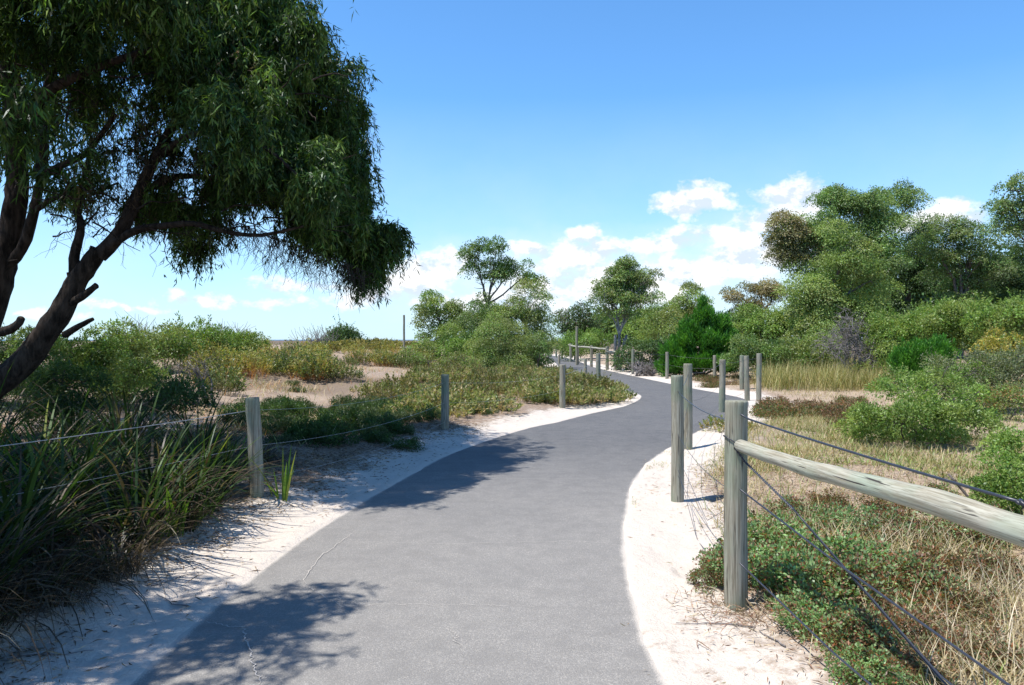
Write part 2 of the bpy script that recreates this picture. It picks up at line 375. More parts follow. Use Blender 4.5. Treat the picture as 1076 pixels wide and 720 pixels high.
def resample(L, n):
    s = np.concatenate([[0], np.cumsum(np.linalg.norm(np.diff(L, axis=0), axis=1))])
    t = np.linspace(0, s[-1], n)
    return np.stack([np.interp(t, s, L[:, 0]), np.interp(t, s, L[:, 1])], 1)
def make_path():
    n = 520; A = LEFT; B = RIGHT
        # match the two edges by their knots (same number of knots on both)
    A2 = np.stack([np.interp(np.linspace(0, 1, n), np.linspace(0, 1, len(A)), A[:, k]) for k in (0, 1)], 1)
    B2 = np.stack([np.interp(np.linspace(0, 1, n), np.linspace(0, 1, len(B)), B[:, k]) for k in (0, 1)], 1)
    t = np.array([-.05, -.025, 0, .01, .02, .035, .05, .075, .11, .17, .3, .42, .5, .58, .7, .83, .89, .925, .95, .965, .98, .99, 1, 1.025, 1.05]); m = len(t)
    P = A2[:, None] * (1 - t[None, :, None]) + B2[:, None] * t[None, :, None]
    P = P.reshape(-1, 2)
    d, left = path_d(P[:, 0], P[:, 1])
    Z = .006 * np.clip(-d, 0, .6) / .6 + 0 * d
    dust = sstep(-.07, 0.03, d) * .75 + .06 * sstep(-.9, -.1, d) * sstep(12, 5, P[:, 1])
    near_pale = sstep(13, 4.5, P[:, 1])  # paler asphalt tone towards the near end of the path
    V = np.column_stack([P, Z])
    i = np.arange(n - 1)[:, None] * m; k = np.arange(m - 1)[None]
    Fq = np.stack([i + k, i + k + 1, i + m + k + 1, i + m + k], -1).reshape(-1, 4)
    g = Geo(); g.add(V, Fq, np.stack([dust, near_pale, dust*0], 1))
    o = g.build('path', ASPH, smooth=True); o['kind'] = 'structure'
    # sand-filled cracks in the asphalt
    cm = simple_mat('crack_sand', (.50, .46, .41), .9)
    def crack(px, w):
        P = np.array([gp(u, v) for u, v in px]); P = resample(P, len(P) * 7)
        P = P + rng.normal(size=P.shape) * .009
        T = np.gradient(P, axis=0); T /= np.linalg.norm(T, axis=1, keepdims=True); S = np.stack([-T[:, 1], T[:, 0]], 1)
        ww = (w * (.25 + rng.random(len(P))) * np.sin(np.linspace(.15, 3.0, len(P))) ** .5)[:, None]
        V = np.concatenate([np.column_stack([P + S*ww, np.full(len(P), .0105)]), np.column_stack([P - S*ww, np.full(len(P), .0105)])])
        n = len(P); q = np.array([[i, i+1, n+i+1, n+i] for i in range(n-1)])
        g = Geo(); g.add(V, q, (1, 1, 1)); o = g.build('path_crack', cm); o['kind'] = 'structure'
    crack([(216, 655), (240, 660), (258, 661), (257, 672), (263, 688), (266, 703), (274, 722)], .0045)
    crack([(372, 560), (362, 568), (337, 586), (316, 612), (330, 622), (362, 640)], .0030)
    crack([(300, 574), (380, 571), (470, 573), (600, 570), (655, 572)], .0014)
    crack([(398, 505), (470, 503), (560, 504), (668, 503)], .0016)
    crack([(470, 662), (480, 668), (478, 676), (490, 684)], .002)
    crack([(340, 640), (400, 637), (470, 637), (560, 639)], .0016)
make_path()

g = Geo(); g.add([[-30000, -2000, -2.4], [30000, -2000, -2.4], [30000, 40000, -2.4], [-30000, 40000, -2.4]], [[0, 1, 2, 3]], (1, 1, 1))
seam, nt, N, L = newmat('sea_water')
p = nd(nt, 'ShaderNodeBsdfPrincipled'); p.inputs['Base Color'].default_value = (.02, .09, .17, 1); p.inputs['Roughness'].default_value = .35
b = nd(nt, 'ShaderNodeBump'); b.inputs['Strength'].default_value = .4
pos = nd(nt, 'ShaderNodeNewGeometry').outputs['Position']; L.new(noise(nt, pos, .4, 4), b.inputs['Height']); L.new(b.outputs[0], p.inputs['Normal'])
o = nd(nt, 'ShaderNodeOutputMaterial'); L.new(p.outputs[0], o.inputs[0])
g.build('sea', seam)['kind'] = 'structure'

# ---------------------------------------------------------------- foliage generators
def jit(c, n, a=.18, b=.10):
    """n colours scattered round c: brightness by a, hue by b"""
    c = np.array(c, float)
    return np.clip(c * (1 + rng.normal(size=(n, 1)) * a) * (1 + rng.normal(size=(n, 3)) * b), .004, 1)
def pick(cols, w, n):
    w = np.array(w, float); w /= w.sum()
    return np.array(cols)[rng.choice(len(cols), n, p=w)]
def unit(n):
    a = rng.normal(size=(n, 3)); return a / np.linalg.norm(a, axis=1, keepdims=True)

def crown(g, blobs, per_m3, leaf, clump_r, cols, w, droop=.5, flat=.65, mat=0, shell=.55, per_clump=90, tips=None, tipw=.3, top_only=0.0):
    """leaf clumps spread through a union of ellipsoids; blobs: (x,y,z,rx,ry,rz)"""
    cs = []
    for (x, y, z, rx, ry, rz) in blobs:
        vol = 4.19 * rx * ry * rz
        n = max(4, int(vol ** .8 * per_m3 * .72))
        u = unit(n); rr = (shell + (1 - shell) * rng.random((n, 1))) ** .9
        u[:, 2] = np.where((u[:, 2] < -.35) & (rng.random(n) < top_only), -u[:, 2], u[:, 2])
        cs.append(np.array([x, y, z]) + u * rr * np.array([rx, ry, rz]) * (1 + .13 * rng.normal(size=(n, 1))))
    C = np.concatenate(cs); nc = len(C)
    k = rng.poisson(per_clump * 1.7, nc); 
    cr = clump_r * np.exp(rng.normal(size=nc) * .3) * 1.12
    k = (k * (cr / clump_r) ** 2 * 1.2).astype(int); n = k.sum()
    idx = np.repeat(np.arange(nc), k)
    u = unit(n); up = rng.random(n) < .72; u[:, 2] = np.where(up, np.abs(u[:, 2]), u[:, 2])
    lump = 1 + .22 * np.sin(u[:, 0] * 5 + idx * 1.7) * np.sin(u[:, 1] * 5 + idx * 2.3)
    r = (.45 + .55 * rng.random(n) ** .6)[:, None] * lump[:, None]
    stray = rng.random(n) < .10; r[stray] *= 1.25
    off = u * r * cr[idx][:, None] * np.array([1, 1, flat])
    off[:, 2] -= .27 * (off[:, 0]**2 + off[:, 1]**2) / (cr[idx] + 1e-6)
    P = C[idx] + off
    D = u * .75 + unit(n) * .7 + np.array([0, 0, -droop])
    ccol = pick(cols, w, nc) * (1 + .16 * rng.normal(size=(nc, 1))).clip(.6, 1.5)
    col = np.clip(ccol[idx] * (1 + .16 * rng.normal(size=(n, 1))) * (1 + .06 * rng.normal(size=(n, 3))), .004, 1)
    if tips is not None:
        q = rng.random(n) < tipw * (u[:, 2] > .1)
        col[q] = pick(tips, [1] * len(tips), q.sum()) * (1 + .15 * rng.normal(size=(q.sum(), 1)))
    L_ = leaf[0] * .72 * np.exp(rng.normal(size=n) * .25); W_ = leaf[1] * 1.12 * np.exp(rng.normal(size=n) * .2)
    g.leaves(P, D, L_, W_, np.clip(col, .004, 1), mat, cup=.08, Nn=u, nb=1.3)
    return C
def wiggle(a, b, n, amp, sag=0.0):
    a = np.array(a, float); b = np.array(b, float); t = np.linspace(0, 1, n)[:, None]
    L_ = np.linalg.norm(b - a); p = a * (1 - t) + b * t
    w = rng.normal(size=(n, 3)); w = np.cumsum(w, 0); w -= w[0] + (w[-1] - w[0]) * t
    p = p + w * amp * L_ / math.sqrt(n)
    p[:, 2] += sag * L_ * (4 * t * (1 - t))[:, 0]
    return p
def limbs(g, fork, r0, targets, col=(1, 1, 1), sides=6, amp=.07, twig=2):
    for T in targets:
        T = np.array(T); n = 7
        p = wiggle(fork, T, n, amp, .06)
        g.tube(p, np.linspace(r0, max(.008, r0 * .18), n), col, sides, cap=False)
        for _ in range(twig):
            i = rng.integers(2, n); L_ = np.linalg.norm(T - fork) * rng.uniform(.25, .5)
            q = p[i] + (unit(1)[0] * .9 + (T - fork) / (np.linalg.norm(T - fork) + 1e-6) * .3) * L_ * .5
            g.tube(wiggle(p[i], q, 4, .1), np.linspace(r0 * .35, .006, 4), col, 4, cap=False)

def stems_clump(g, c, R0, H, n, leaf, k, top, low, spread=.5, leaf_from=.35, flat=0.0, mat=0, tipcol=None):
    """a clump of upright leafy stems; c (m,3) clump centres"""
    c = np.atleast_2d(c); m = len(c)
    ci = np.repeat(np.arange(m), n); N_ = m * n
    R0 = np.broadcast_to(R0, (m,)); H = np.broadcast_to(H, (m,))
    a = rng.uniform(0, 2*np.pi, N_); r = np.sqrt(rng.random(N_)) * R0[ci]
    B_ = c[ci] + np.stack([np.cos(a) * r, np.sin(a) * r, 0 * a - .02], 1)
    h = H[ci] * (1 - .45 * (r / R0[ci]) ** 2) * rng.uniform(.7, 1.15, N_)
    az = a + rng.normal(size=N_) * .7; lean = np.abs(spread * r / R0[ci] + rng.normal(size=N_) * .16)
    topc = pick(top, [1]*len(top), N_); lowc = pick(low, [1]*len(low), N_)
    g.blades(B_, az, lean, h, np.full(N_, max(.006, leaf[1] * .45)), .2, lowc, 2, mat, C2=topc)
    ax = np.stack([np.cos(az) * np.sin(lean + .1), np.sin(az) * np.sin(lean + .1), np.cos(lean + .1)], 1)
    t = (leaf_from + (1 - leaf_from) * rng.random((N_, k)) ** .8)[..., None]
    P = B_[:, None] + ax[:, None] * h[:, None, None] * t
    D = ax[:, None] * (.25 + .7 * t) + rng.normal(size=(N_, k, 3)) * np.array([.75, .75, .35])
    col = lowc[:, None] * (1 - t) ** 1.0 + topc[:, None] * t ** .6
    if tipcol is not None:
        q = (t > .9) & (rng.random((N_, k, 1)) < .5); col = np.where(q, pick(tipcol, [1]*len(tipcol), N_)[:, None], col)
    col = col * (1 + .2 * rng.normal(size=(N_, k, 1)))
    mm = N_ * k
    g.leaves(P.reshape(-1, 3), D.reshape(-1, 3), leaf[0] * np.exp(rng.normal(size=mm) * .25), leaf[1], np.clip(col, .004, 1).reshape(-1, 3), mat)

GREENS = dict(
    euc=[(.15, .25, .08), (.12, .21, .065), (.195, .285, .10), (.165, .225, .085)],
    olive=[(.195, .29, .08), (.16, .25, .07), (.245, .32, .105), (.215, .255, .09)],
    fresh=[(.165, .265, .06), (.13, .22, .05), (.225, .30, .085)],
    dark=[(.065, .12, .04), (.09, .15, .05), (.055, .10, .04)],
    brown=[(.21, .20, .10), (.165, .17, .08), (.24, .205, .11)],
    vivid=[(.05, .165, .02), (.035, .12, .016), (.09, .24, .028)],
    grey=[(.18, .21, .12), (.15, .18, .10), (.21, .23, .14)])

def px_tree(name, label, cat, d, base_u, blobs, pal, w=None, leaf=(.17, .06), clump_r=.42, per=3.0, per_clump=85, bark=BARK_G,
            trunk_r=.14, fork_v=None, fork_u=None, stems=1, droop=.5, group=None, mat=LEAF, tips=None, tipw=.3, shell=.5, nl=9, z0=None, extra=None, dy=.8, also=(), sprig=0):
    """tree at distance d; blobs measured on the photo (u, v, half width, half height[, depth offset]) turned to metres"""
    bx = gx(base_u, d); bz = gh(bx, d) if z0 is None else z0
    base = np.array([bx, d, bz])
    W = []
    for b in blobs:
        off = b[4] if len(b) > 4 else rng.uniform(-.5, .5)
        dd = d + off
        W.append((gx(b[0], dd), dd, gz(b[1], dd), b[2] / F * dd, b[2] / F * dd * dy, b[3] / F * dd))
    root = thing(name, label, cat, tuple(base), group)
    if d > 24: leaf = (leaf[0] * .74, leaf[1] * .80); per_clump = per_clump * 1.55
    g = Geo(); C = crown(g, W, per, leaf, clump_r, GREENS[pal], w or [1] * len(GREENS[pal]), droop, per_clump=per_clump, shell=shell, tips=tips, tipw=tipw)
    if sprig:
        top = C[(C[:, 2] > np.median(C[:, 2]) - .1 * clump_r) | (C[:, 1] < d)]; top = top[rng.random(len(top)) < .8] + [0, 0, clump_r * .35]
        stems_clump(g, top, clump_r * .7, clump_r * 1.15 * np.exp(rng.normal(size=len(top)) * .35), sprig, (leaf[0] * .8, leaf[1]), 11, GREENS[pal] + (tips or []), GREENS[pal], .55, .2)
    for pal2, b2 in also:
        W2 = [(gx(b[0], d + b[4]), d + b[4], gz(b[1], d + b[4]), b[2] / F * d, b[2] / F * d * dy, b[3] / F * d) for b in b2]
        crown(g, W2, per, leaf, clump_r, GREENS[pal2], [1] * len(GREENS[pal2]), droop, per_clump=per_clump, shell=shell)
    g.build('crown', mat, root, base)
    t = Geo()
    fv = fork_v if fork_v else (blobs[0][1] + blobs[0][3])
    fu = fork_u if fork_u else base_u
    fork = np.array([gx(fu, d), d, max(gz(fv, d), bz + .3)])
    for s in range(stems):
        o = np.array([rng.uniform(-.2, .2), rng.uniform(-.15, .15), 0]) * (stems > 1)
        fk = fork + o * 3
        p = wiggle(base - np.array([0, 0, .15]) + o, fk, 8, .03)
        g2 = np.linspace(trunk_r, trunk_r * .7, 8); g2[0] *= 1.35
        t.tube(p, g2, (1, 1, 1), 9, rough=.05)
        near = C[np.argsort(rng.random(len(C)))[:nl]]
        tg = [np.array(b[:3]) + np.array([0, 0, b[5] * .2]) for b in W] if s == 0 else []
        limbs(t, fk, trunk_r * .55, tg if nl else tg[:2], twig=3 if nl else 0)
        for q in near:
            b = min(W, key=lambda b_: np.linalg.norm(np.array(b_[:3]) - q))
            limbs(t, fk * .45 + np.array(b[:3]) * .55, trunk_r * .22, [q], twig=2)
    if extra: extra(t, base, fork)
    t.build('trunk', bark, root, base, smooth=True)
    return root

# where a line of sight from the measuring point meets the ground
_ds = np.concatenate([np.arange(2, 20, .05), np.arange(20, 110, .4)])
_gx = np.arange(-60, 45, .3); _gy = np.arange(0, 112, .3)
_GH = ground_h(*[q.ravel() for q in np.meshgrid(_gx, _gy)]).reshape(len(_gy), len(_gx))
def gh_fast(x, y):
    fx = np.clip((x + 60) / .3, 0, len(_gx) - 1.01); fy = np.clip(y / .3, 0, len(_gy) - 1.01); i = fx.astype(int); j = fy.astype(int); a = fx - i; b = fy - j
    return (_GH[j, i] * (1-a) + _GH[j, i+1] * a) * (1-b) + (_GH[j+1, i] * (1-a) + _GH[j+1, i+1] * a) * b
def hit(u, v):
    x = (u - 538) / F * _ds; z = CH - (v - HV) / F * _ds
    h = gh_fast(x, _ds)
    k = np.nonzero(z < h)[0]
    i = k[0] if len(k) else len(_ds) - 1
    return float(x[i]), float(_ds[i]), gh(x[i], _ds[i])

# ---------------------------------------------------------------- camera, light, sky
cam = bpy.data.cameras.new('camera'); cam.sensor_width = 36; cam.lens = F / 1076 * 36; cam.clip_start = .05; cam.clip_end = 60000
co = bpy.data.objects.new('camera', cam); COL.objects.link(co); co.location = (0, 0, CH); co.rotation_euler = (R(90) - math.atan(3 / F), 0, 0)
sc.camera = co
SV = Vector((-.385, -.15, .91)).normalized()
sun = bpy.data.lights.new('sun', 'SUN'); sun.energy = 4.9; sun.angle = R(.55); sun.color = (1, .955, .89)
so = bpy.data.objects.new('sun', sun); COL.objects.link(so); so.rotation_euler = (-SV).to_track_quat('-Z', 'Y').to_euler()
sc.view_settings.view_transform = 'Standard'; sc.view_settings.look = 'None'; sc.view_settings.gamma = 1; sc.view_settings.exposure = 0.42
sc.cycles.max_bounces = 6; sc.cycles.diffuse_bounces = 3; sc.cycles.glossy_bounces = 2; sc.cycles.transmission_bounces = 3; sc.cycles.transparent_max_bounces = 4
sc.cycles.caustics_reflective = False; sc.cycles.caustics_refractive = False

def make_world():
    w = bpy.data.worlds.new('World'); sc.world = w; w.use_nodes = True
    nt = w.node_tree; nt.nodes.clear(); L = nt.links
    sky = nd(nt, 'ShaderNodeTexSky', sky_type='NISHITA', sun_disc=False)
    sky.sun_elevation = math.asin(SV.z); sky.sun_rotation = math.atan2(SV.x, SV.y) % (2 * math.pi)
    sky.air_density = 1.0; sky.dust_density = .25; sky.ozone_density = 2.2
    tc = nd(nt, 'ShaderNodeTexCoord').outputs['Generated']
    nrm = nd(nt, 'ShaderNodeVectorMath', operation='NORMALIZE'); L.new(tc, nrm.inputs[0])
    sp = nd(nt, 'ShaderNodeSeparateXYZ'); L.new(nrm.outputs[0], sp.inputs[0])
    def M(op, a, b=None, c=None):
        n = nt.nodes.new('ShaderNodeMath'); n.operation = op
        for i, q in enumerate((a, b, c)):
            if q is None: continue
            if isinstance(q, (int, float)): n.inputs[i].default_value = q
            else: L.new(q, n.inputs[i])
        return n.outputs[0]
    az = M('ARCTAN2', sp.outputs[0], sp.outputs[1]); el = M('ARCSINE', sp.outputs[2])
    cv = nd(nt, 'ShaderNodeCombineXYZ'); L.new(az, cv.inputs[0]); L.new(el, cv.inputs[1])
    AE = cv.outputs[0]
    st = nd(nt, 'ShaderNodeMapping'); L.new(AE, st.inputs[0]); st.inputs['Scale'].default_value = (1, 1.35, 1)
    n1 = noise(nt, st.outputs[0], 17, 9, .60); n2 = noise(nt, st.outputs[0], 55, 6, .6)
    warp = nd(nt, 'ShaderNodeTexNoise'); warp.inputs['Scale'].default_value = 26; warp.inputs['Detail'].default_value = 5; L.new(st.outputs[0], warp.inputs['Vector'])
    wv = nd(nt, 'ShaderNodeVectorMath', operation='MULTIPLY_ADD'); L.new(warp.outputs['Color'], wv.inputs[0]); wv.inputs[1].default_value = (.035, .030, 0); wv.inputs[2].default_value = (-.0175, -.015, 0)
    ad = nd(nt, 'ShaderNodeVectorMath', operation='ADD'); L.new(AE, ad.inputs[0]); L.new(wv.outputs[0], ad.inputs[1])
    def field(ells):
        acc = None
        for (u, v, ru, rv, s) in ells:
            a = math.atan((u - 538) / F); e = math.atan((HV - v) / F * math.cos(a))
            k = math.cos(a) ** 2 if abs(u-538) < 900 else .6
            sb = nd(nt, 'ShaderNodeVectorMath', operation='SUBTRACT'); L.new(ad.outputs[0], sb.inputs[0]); sb.inputs[1].default_value = (a, e, 0)
            ml = nd(nt, 'ShaderNodeVectorMath', operation='MULTIPLY'); L.new(sb.outputs[0], ml.inputs[0]); ml.inputs[1].default_value = (F / ru / k, F / rv / math.cos(a), 0)
            ln = nd(nt, 'ShaderNodeVectorMath', operation='LENGTH'); L.new(ml.outputs[0], ln.inputs[0])
            f = M('MULTIPLY_ADD', ln.outputs['Value'], -s, s)
            acc = f if acc is None else M('MAXIMUM', acc, f)
        return acc
    puffs = field([(726, 214, 46, 13, 1), (742, 205, 26, 15, .9), (830, 208, 40, 22, 1.1), (812, 228, 40, 16, .9), (770, 244, 50, 11, .6), (852, 212, 28, 22, .9), (690, 256, 60, 11, .6), (616, 244, 20, 8, .6),
                   (555, 262, 34, 9, .8), (600, 268, 50, 16, .7), (640, 262, 34, 12, .75), (455, 285, 36, 22, .95), (430, 298, 30, 12, .7), (475, 276, 26, 14, .6), (770, 275, 46, 22, .85), (720, 285, 36, 18, .7), (690, 300, 60, 18, .7), (640, 300, 60, 25, .6), (580, 300, 50, 26, .62),
                   (800, 262, 40, 26, .7), (640, 285, 34, 12, .6), (995, 222, 22, 12, .8), (960, 238, 36, 14, .8), (1030, 230, 26, 14, .6), (330, 302, 60, 9, .40), (250, 318, 70, 6, .34), (140, 322, 60, 4, .33), (390, 312, 60, 10, .45), (30, 330, 60, 4, .3), (505, 315, 70, 16, .5),
                   (1350, 240, 160, 40, .9), (1700, 230, 200, 50, .9), (-300, 320, 150, 16, .5), (-700, 300, 200, 20, .6)])
    nn = M('MULTIPLY_ADD', n1, 2.1, -.97); nn2 = M('MULTIPLY_ADD', n2, .7, -.35)
    dens = M('ADD', M('ADD', puffs, nn), nn2)
    alpha = ramp(nt, dens, [(.0, 0.0), (.32, .75), (.62, 1.0)])
    # thin veil low down near the horizon
    vel = ramp(nt, el, [(.0, .75), (.10, .50), (.30, .0)])
    veiln = ramp(nt, noise(nt, st.outputs[0], 7, 6, .55), [(.3, .6), (.62, 1.0)])
    veil = M('MULTIPLY', vel, veiln)
    off = nd(nt, 'ShaderNodeVectorMath', operation='ADD'); L.new(st.outputs[0], off.inputs[0]); off.inputs[1].default_value = (-.010, .016, 0)
    n1b = noise(nt, off.outputs[0], 17, 9, .60)
    relief = M('SUBTRACT', n1, n1b)
    sh = ramp(nt, M('MULTIPLY_ADD', relief, 3.2, .55), [(.30, 0.0), (.62, 1.0)])
    K = CLOUD = 5.9
    ccol = mixc(nt, sh, (K*.66, K*.76, K*.92), (K*1.02, K*1.02, K*1.03))
    hs = nd(nt, 'ShaderNodeHueSaturation'); hs.inputs['Saturation'].default_value = SKYSAT; hs.inputs['Value'].default_value = 1.0; L.new(sky.outputs[0], hs.inputs['Color'])
    sk = mixc(nt, 1.0, hs.outputs[0], SKYTINT, 'MULTIPLY')
    up = nd(nt, 'ShaderNodeValToRGB'); L.new(M('MULTIPLY', el, .6366), up.inputs[0]); e_ = up.color_ramp.elements; e_[0].position = .30; e_[0].color = (1, 1, 1, 1); e_[1].position = .75; e_[1].color = (.26, .34, .46, 1)
    sk = mixc(nt, 1.0, sk, up.outputs[0], 'MULTIPLY')
    c = mixc(nt, veil, sk, (K*.66, K*.81, K*1.0))
    bank = ramp(nt, field([(640, 296, 330, 62, 1), (800, 262, 150, 46, .9)]), [(.0, 0.0), (.55, .62)])
    c = mixc(nt, M('MULTIPLY', bank, ramp(nt, n1, [(.32, .45), (.58, 1.0)])), c, (K*.84, K*.91, K*1.0))
    c = mixc(nt, alpha, c, ccol)
    bg = nd(nt, 'ShaderNodeBackground'); L.new(c, bg.inputs[0]); bg.inputs[1].default_value = SKYSTR
    out = nd(nt, 'ShaderNodeOutputWorld'); L.new(bg.outputs[0], out.inputs[0])
SKYSTR = .148; SKYSAT = 1.0; SKYTINT = (.58, .94, 1.20)
make_world()

# ---------------------------------------------------------------- fences
def post_geo(x, y, z0, h, r, lean=(0, 0), sides=20, deep=.35):
    g = Geo()
    zs = np.concatenate([[-deep, -.02], np.linspace(.08, h - .03, 9), [h - .008, h, h + .001]])
    pts = np.stack([x + lean[0] * zs, y + lean[1] * zs, z0 + zs], 1)
    ph = rng.uniform(0, 6); wob = .006 * np.sin(zs * 5 + ph)[:, None]; pts[:, :2] += wob * .5
    rad = r * (1.03 - .05 * zs / h); rad[-3] = r * .975; rad[-2] = r * .93; rad[-1] = r * .55
    g.tube(pts, rad, (1, 1, 1), sides, rough=.012)
    return g
def put_post(fence, org, x, y, h, r=.07, lean=(0, 0), z0=None, mat=None, label=None):
    z0 = gh(x, y) - .01 if z0 is None else z0
    o = post_geo(x, y, z0, h, r, lean).build('post', mat or POST, fence, org, smooth=True)
    if label: o['label'] = label
    return (x, y, z0, h)
def cable(pts, r, twist=False, sag=0.0, n=24):
    """a wire through pts; twist: two strands wound round each other"""
    P = resample3(np.array(pts, float), n)
    if sag: 
        t = np.linspace(0, 1, n); P[:, 2] -= sag * 4 * t * (1 - t)
    g = Geo()
    if not twist: g.tube(P, r, (1, 1, 1), 6); return g
    ln = np.linalg.norm(np.diff(P, axis=0), axis=1).sum(); m = int(ln / .006); P = resample3(P, m)
    T = np.gradient(P, axis=0); T /= np.linalg.norm(T, axis=1, keepdims=True)
    X = np.cross(T, [0, 0, 1.]); X /= np.linalg.norm(X, axis=1, keepdims=True); Y = np.cross(T, X)
    a = np.linspace(0, ln / .045 * 2 * np.pi, m)[:, None]
    for s in (0, np.pi): g.tube(P + (np.cos(a + s) * X + np.sin(a + s) * Y) * r * .8, r, (1, 1, 1), 5)
    return g
def resample3(P, n):
    s = np.concatenate([[0], np.cumsum(np.linalg.norm(np.diff(P, axis=0), axis=1))]); t = np.linspace(0, s[-1], n)
    return np.stack([np.interp(t, s, P[:, k]) for k in range(3)], 1)

# right-hand fence beside the camera: posts, rail, cables
A = (1.32, 4.60); B = (1.62, 7.62); Cc = (2.56, 11.35); Dd = (4.63, 17.2); Z = (1.90, .15)
org = (A[0], A[1], gh(*A))
fr = thing('post_and_cable_fence', 'timber post fence with one pole rail and dark cables along the near right path edge', 'fence', org)
pa = put_post(fr, org, *A, 1.24, .067, z0=0.0, label='thick round post carrying the end of the pole rail')
pb = put_post(fr, org, *B, 1.25, .061, (-.005, 0), z0=0.0)
pc = put_post(fr, org, *Cc, 1.25, .064, (0, 0), z0=0.0)
pd = put_post(fr, org, *Dd, 1.16, .068, (.01, 0), z0=0.0)
pz = put_post(fr, org, *Z, 1.24, .077)
E1 = (6.15, 20.4); pe = put_post(fr, org, *E1, 1.18, .066, (-.02, 0), z0=0)
g = Geo(); rp = wiggle((1.30, 4.50, .985), (1.86, .22, 1.05), 26, .004)
g.tube(rp, np.linspace(.037, .062, 26) * (1 + .03 * np.sin(np.arange(26) * 1.7)), (1, 1, 1), 20, rough=.018)
rail = g
# the rail's grain runs along it: build it upright in its own frame, then lay it down
def laid_rail(a, b, r0, r1, fence, org, mat=RAILW, n=26, sides=20, name='rail'):
    a = Vector(a); b = Vector(b); L_ = (b - a).length
    g = Geo(); p = wiggle((0, 0, 0), (0, 0, L_), n, .006)
    rr = np.linspace(r0, r1, n) * (1 + .035 * np.sin(np.arange(n) * 1.35 + .5)); 
    g.tube(p, rr, (1, 1, 1), sides, rough=.02)
    o = g.build(name, mat, None, (0, 0, 0), smooth=True)
    o.parent = fence; o.rotation_mode = 'QUATERNION'; o.rotation_quaternion = (b - a).to_track_quat('Z', 'Y'); o.location = a - Vector(org)
    return o
laid_rail((1.325, 4.535, .985), (1.845, .235, 1.0), .035, .064, fr, org)
def wire(fence, org, pts, r=.004, mat=WIRE_D, **k):
    return cable(pts, r, **k).build('wire', mat, fence, org, smooth=True)
wire(fr, org, [(1.33, 4.53, 1.165), (1.345, 4.45, 1.15), (1.59, 2.45, 1.092)], .0055, sag=.008)
wire(fr, org, [(1.59, 2.45, 1.092), (1.85, .24, 1.13)], .0065, twist=True)
wire(fr, org, [(1.29, 4.525, .975), (1.34, 4.5, .90), (1.40, 3.87, .755)], .0042, twist=True)
_a = np.linspace(0, 2 * np.pi, 26); wire(fr, org, np.stack([1.32 + .0715 * np.cos(_a), 4.60 + .0715 * np.sin(_a), .985 - .05 * np.cos(_a)], 1), .0036, n=60)
wire(fr, org, [(1.40, 3.87, .755), (1.53, 2.80, .40), (1.86, .2, .08)], .0036, sag=.0)
wire(fr, org, [(1.40, 3.87, .755), (1.41, 3.85, .735), (1.545, 2.75, .365), (1.88, .2, .05)], .0036)
wire(fr, org, [(1.325, 4.525, .73), (1.44, 3.5, .61), (1.56, 2.45, .515), (1.85, .2, .40)], .0048)
wire(fr, org, [(1.325, 4.525, .30), (1.40, 3.4, .235), (1.47, 2.9, .20), (1.84, .2, .12)], .0045)
for (p0, p1, sg) in ((A, B, .05), (B, Cc, .07), (Cc, Dd, .08), (Dd, E1, .06)):
    for h, s2 in ((1.12, 1.0), (.70, 1.3), (.30, 1.0)):
        wire(fr, org, [(p0[0] - .01, p0[1] + .02, h), (p1[0] - .01, p1[1] - .05, h - .02)], .0038 if h > 1 else .0022, sag=sg * s2)
wire(fr, org, [(1.63, 7.56, .42), (1.55, 6.2, .16), (1.36, 4.70, .62)], .0022)
wire(fr, org, [(1.61, 7.56, .34), (1.45, 6.1, .03), (1.36, 4.9, .10)], .0022)

# left-hand fence
LP = [(-3.72, 1.85), (-2.42, 7.42), (-1.12, 13.05), (1.13, 17.5)]
org = (LP[1][0], LP[1][1], gh(*LP[1]))
fl = thing('post_and_wire_fence', 'low grey timber post fence with thin pale wires, following the left edge of the path', 'fence', org)
for i, (p, h, tilt) in enumerate(zip(LP, (1.1, 1.06, 1.04, 1.04), ((0, 0), (-.045, 0), (0, 0), (0, 0)))):
    zz = gz([0, 535, 459, 432][i], p[1]) if i else gh(*p)
    put_post(fl, org, *p, h, (.07, .066, .067, .066)[i], tilt, z0=zz, label=('leaning post with a tuft of strap leaves at its foot' if i == 1 else None))
tops = [(-3.70, 1.9, gh(*LP[0]) + .9), (-2.46, 7.40, gz(431, 7.4)), (-1.12, 13.0, gz(402, 13.0)), (1.13, 17.5, gz(394, 17.5))]
for i in range(3):
    for k, dz in enumerate((0, -.34, -.66)):
        a = np.array(tops[i]); b = np.array(tops[i+1]); a = a + [0, 0, dz * (1 if i else .8)]; b = b + [0, 0, dz]
        wire(fl, org, [a, b], (.0032, .0014, .0014)[k] if i == 0 else .0015, WIRE_L, sag=(.03, .10, .07)[i])
P4 = hit(651, 409); P4 = (2.72, 24.6)
put_post(fl, org, *P4, 1.06, .075)
wire(fl, org, [tops[3], (P4[0], P4[1], gh(*P4) + .85)], .004, WIRE_L, sag=.05)

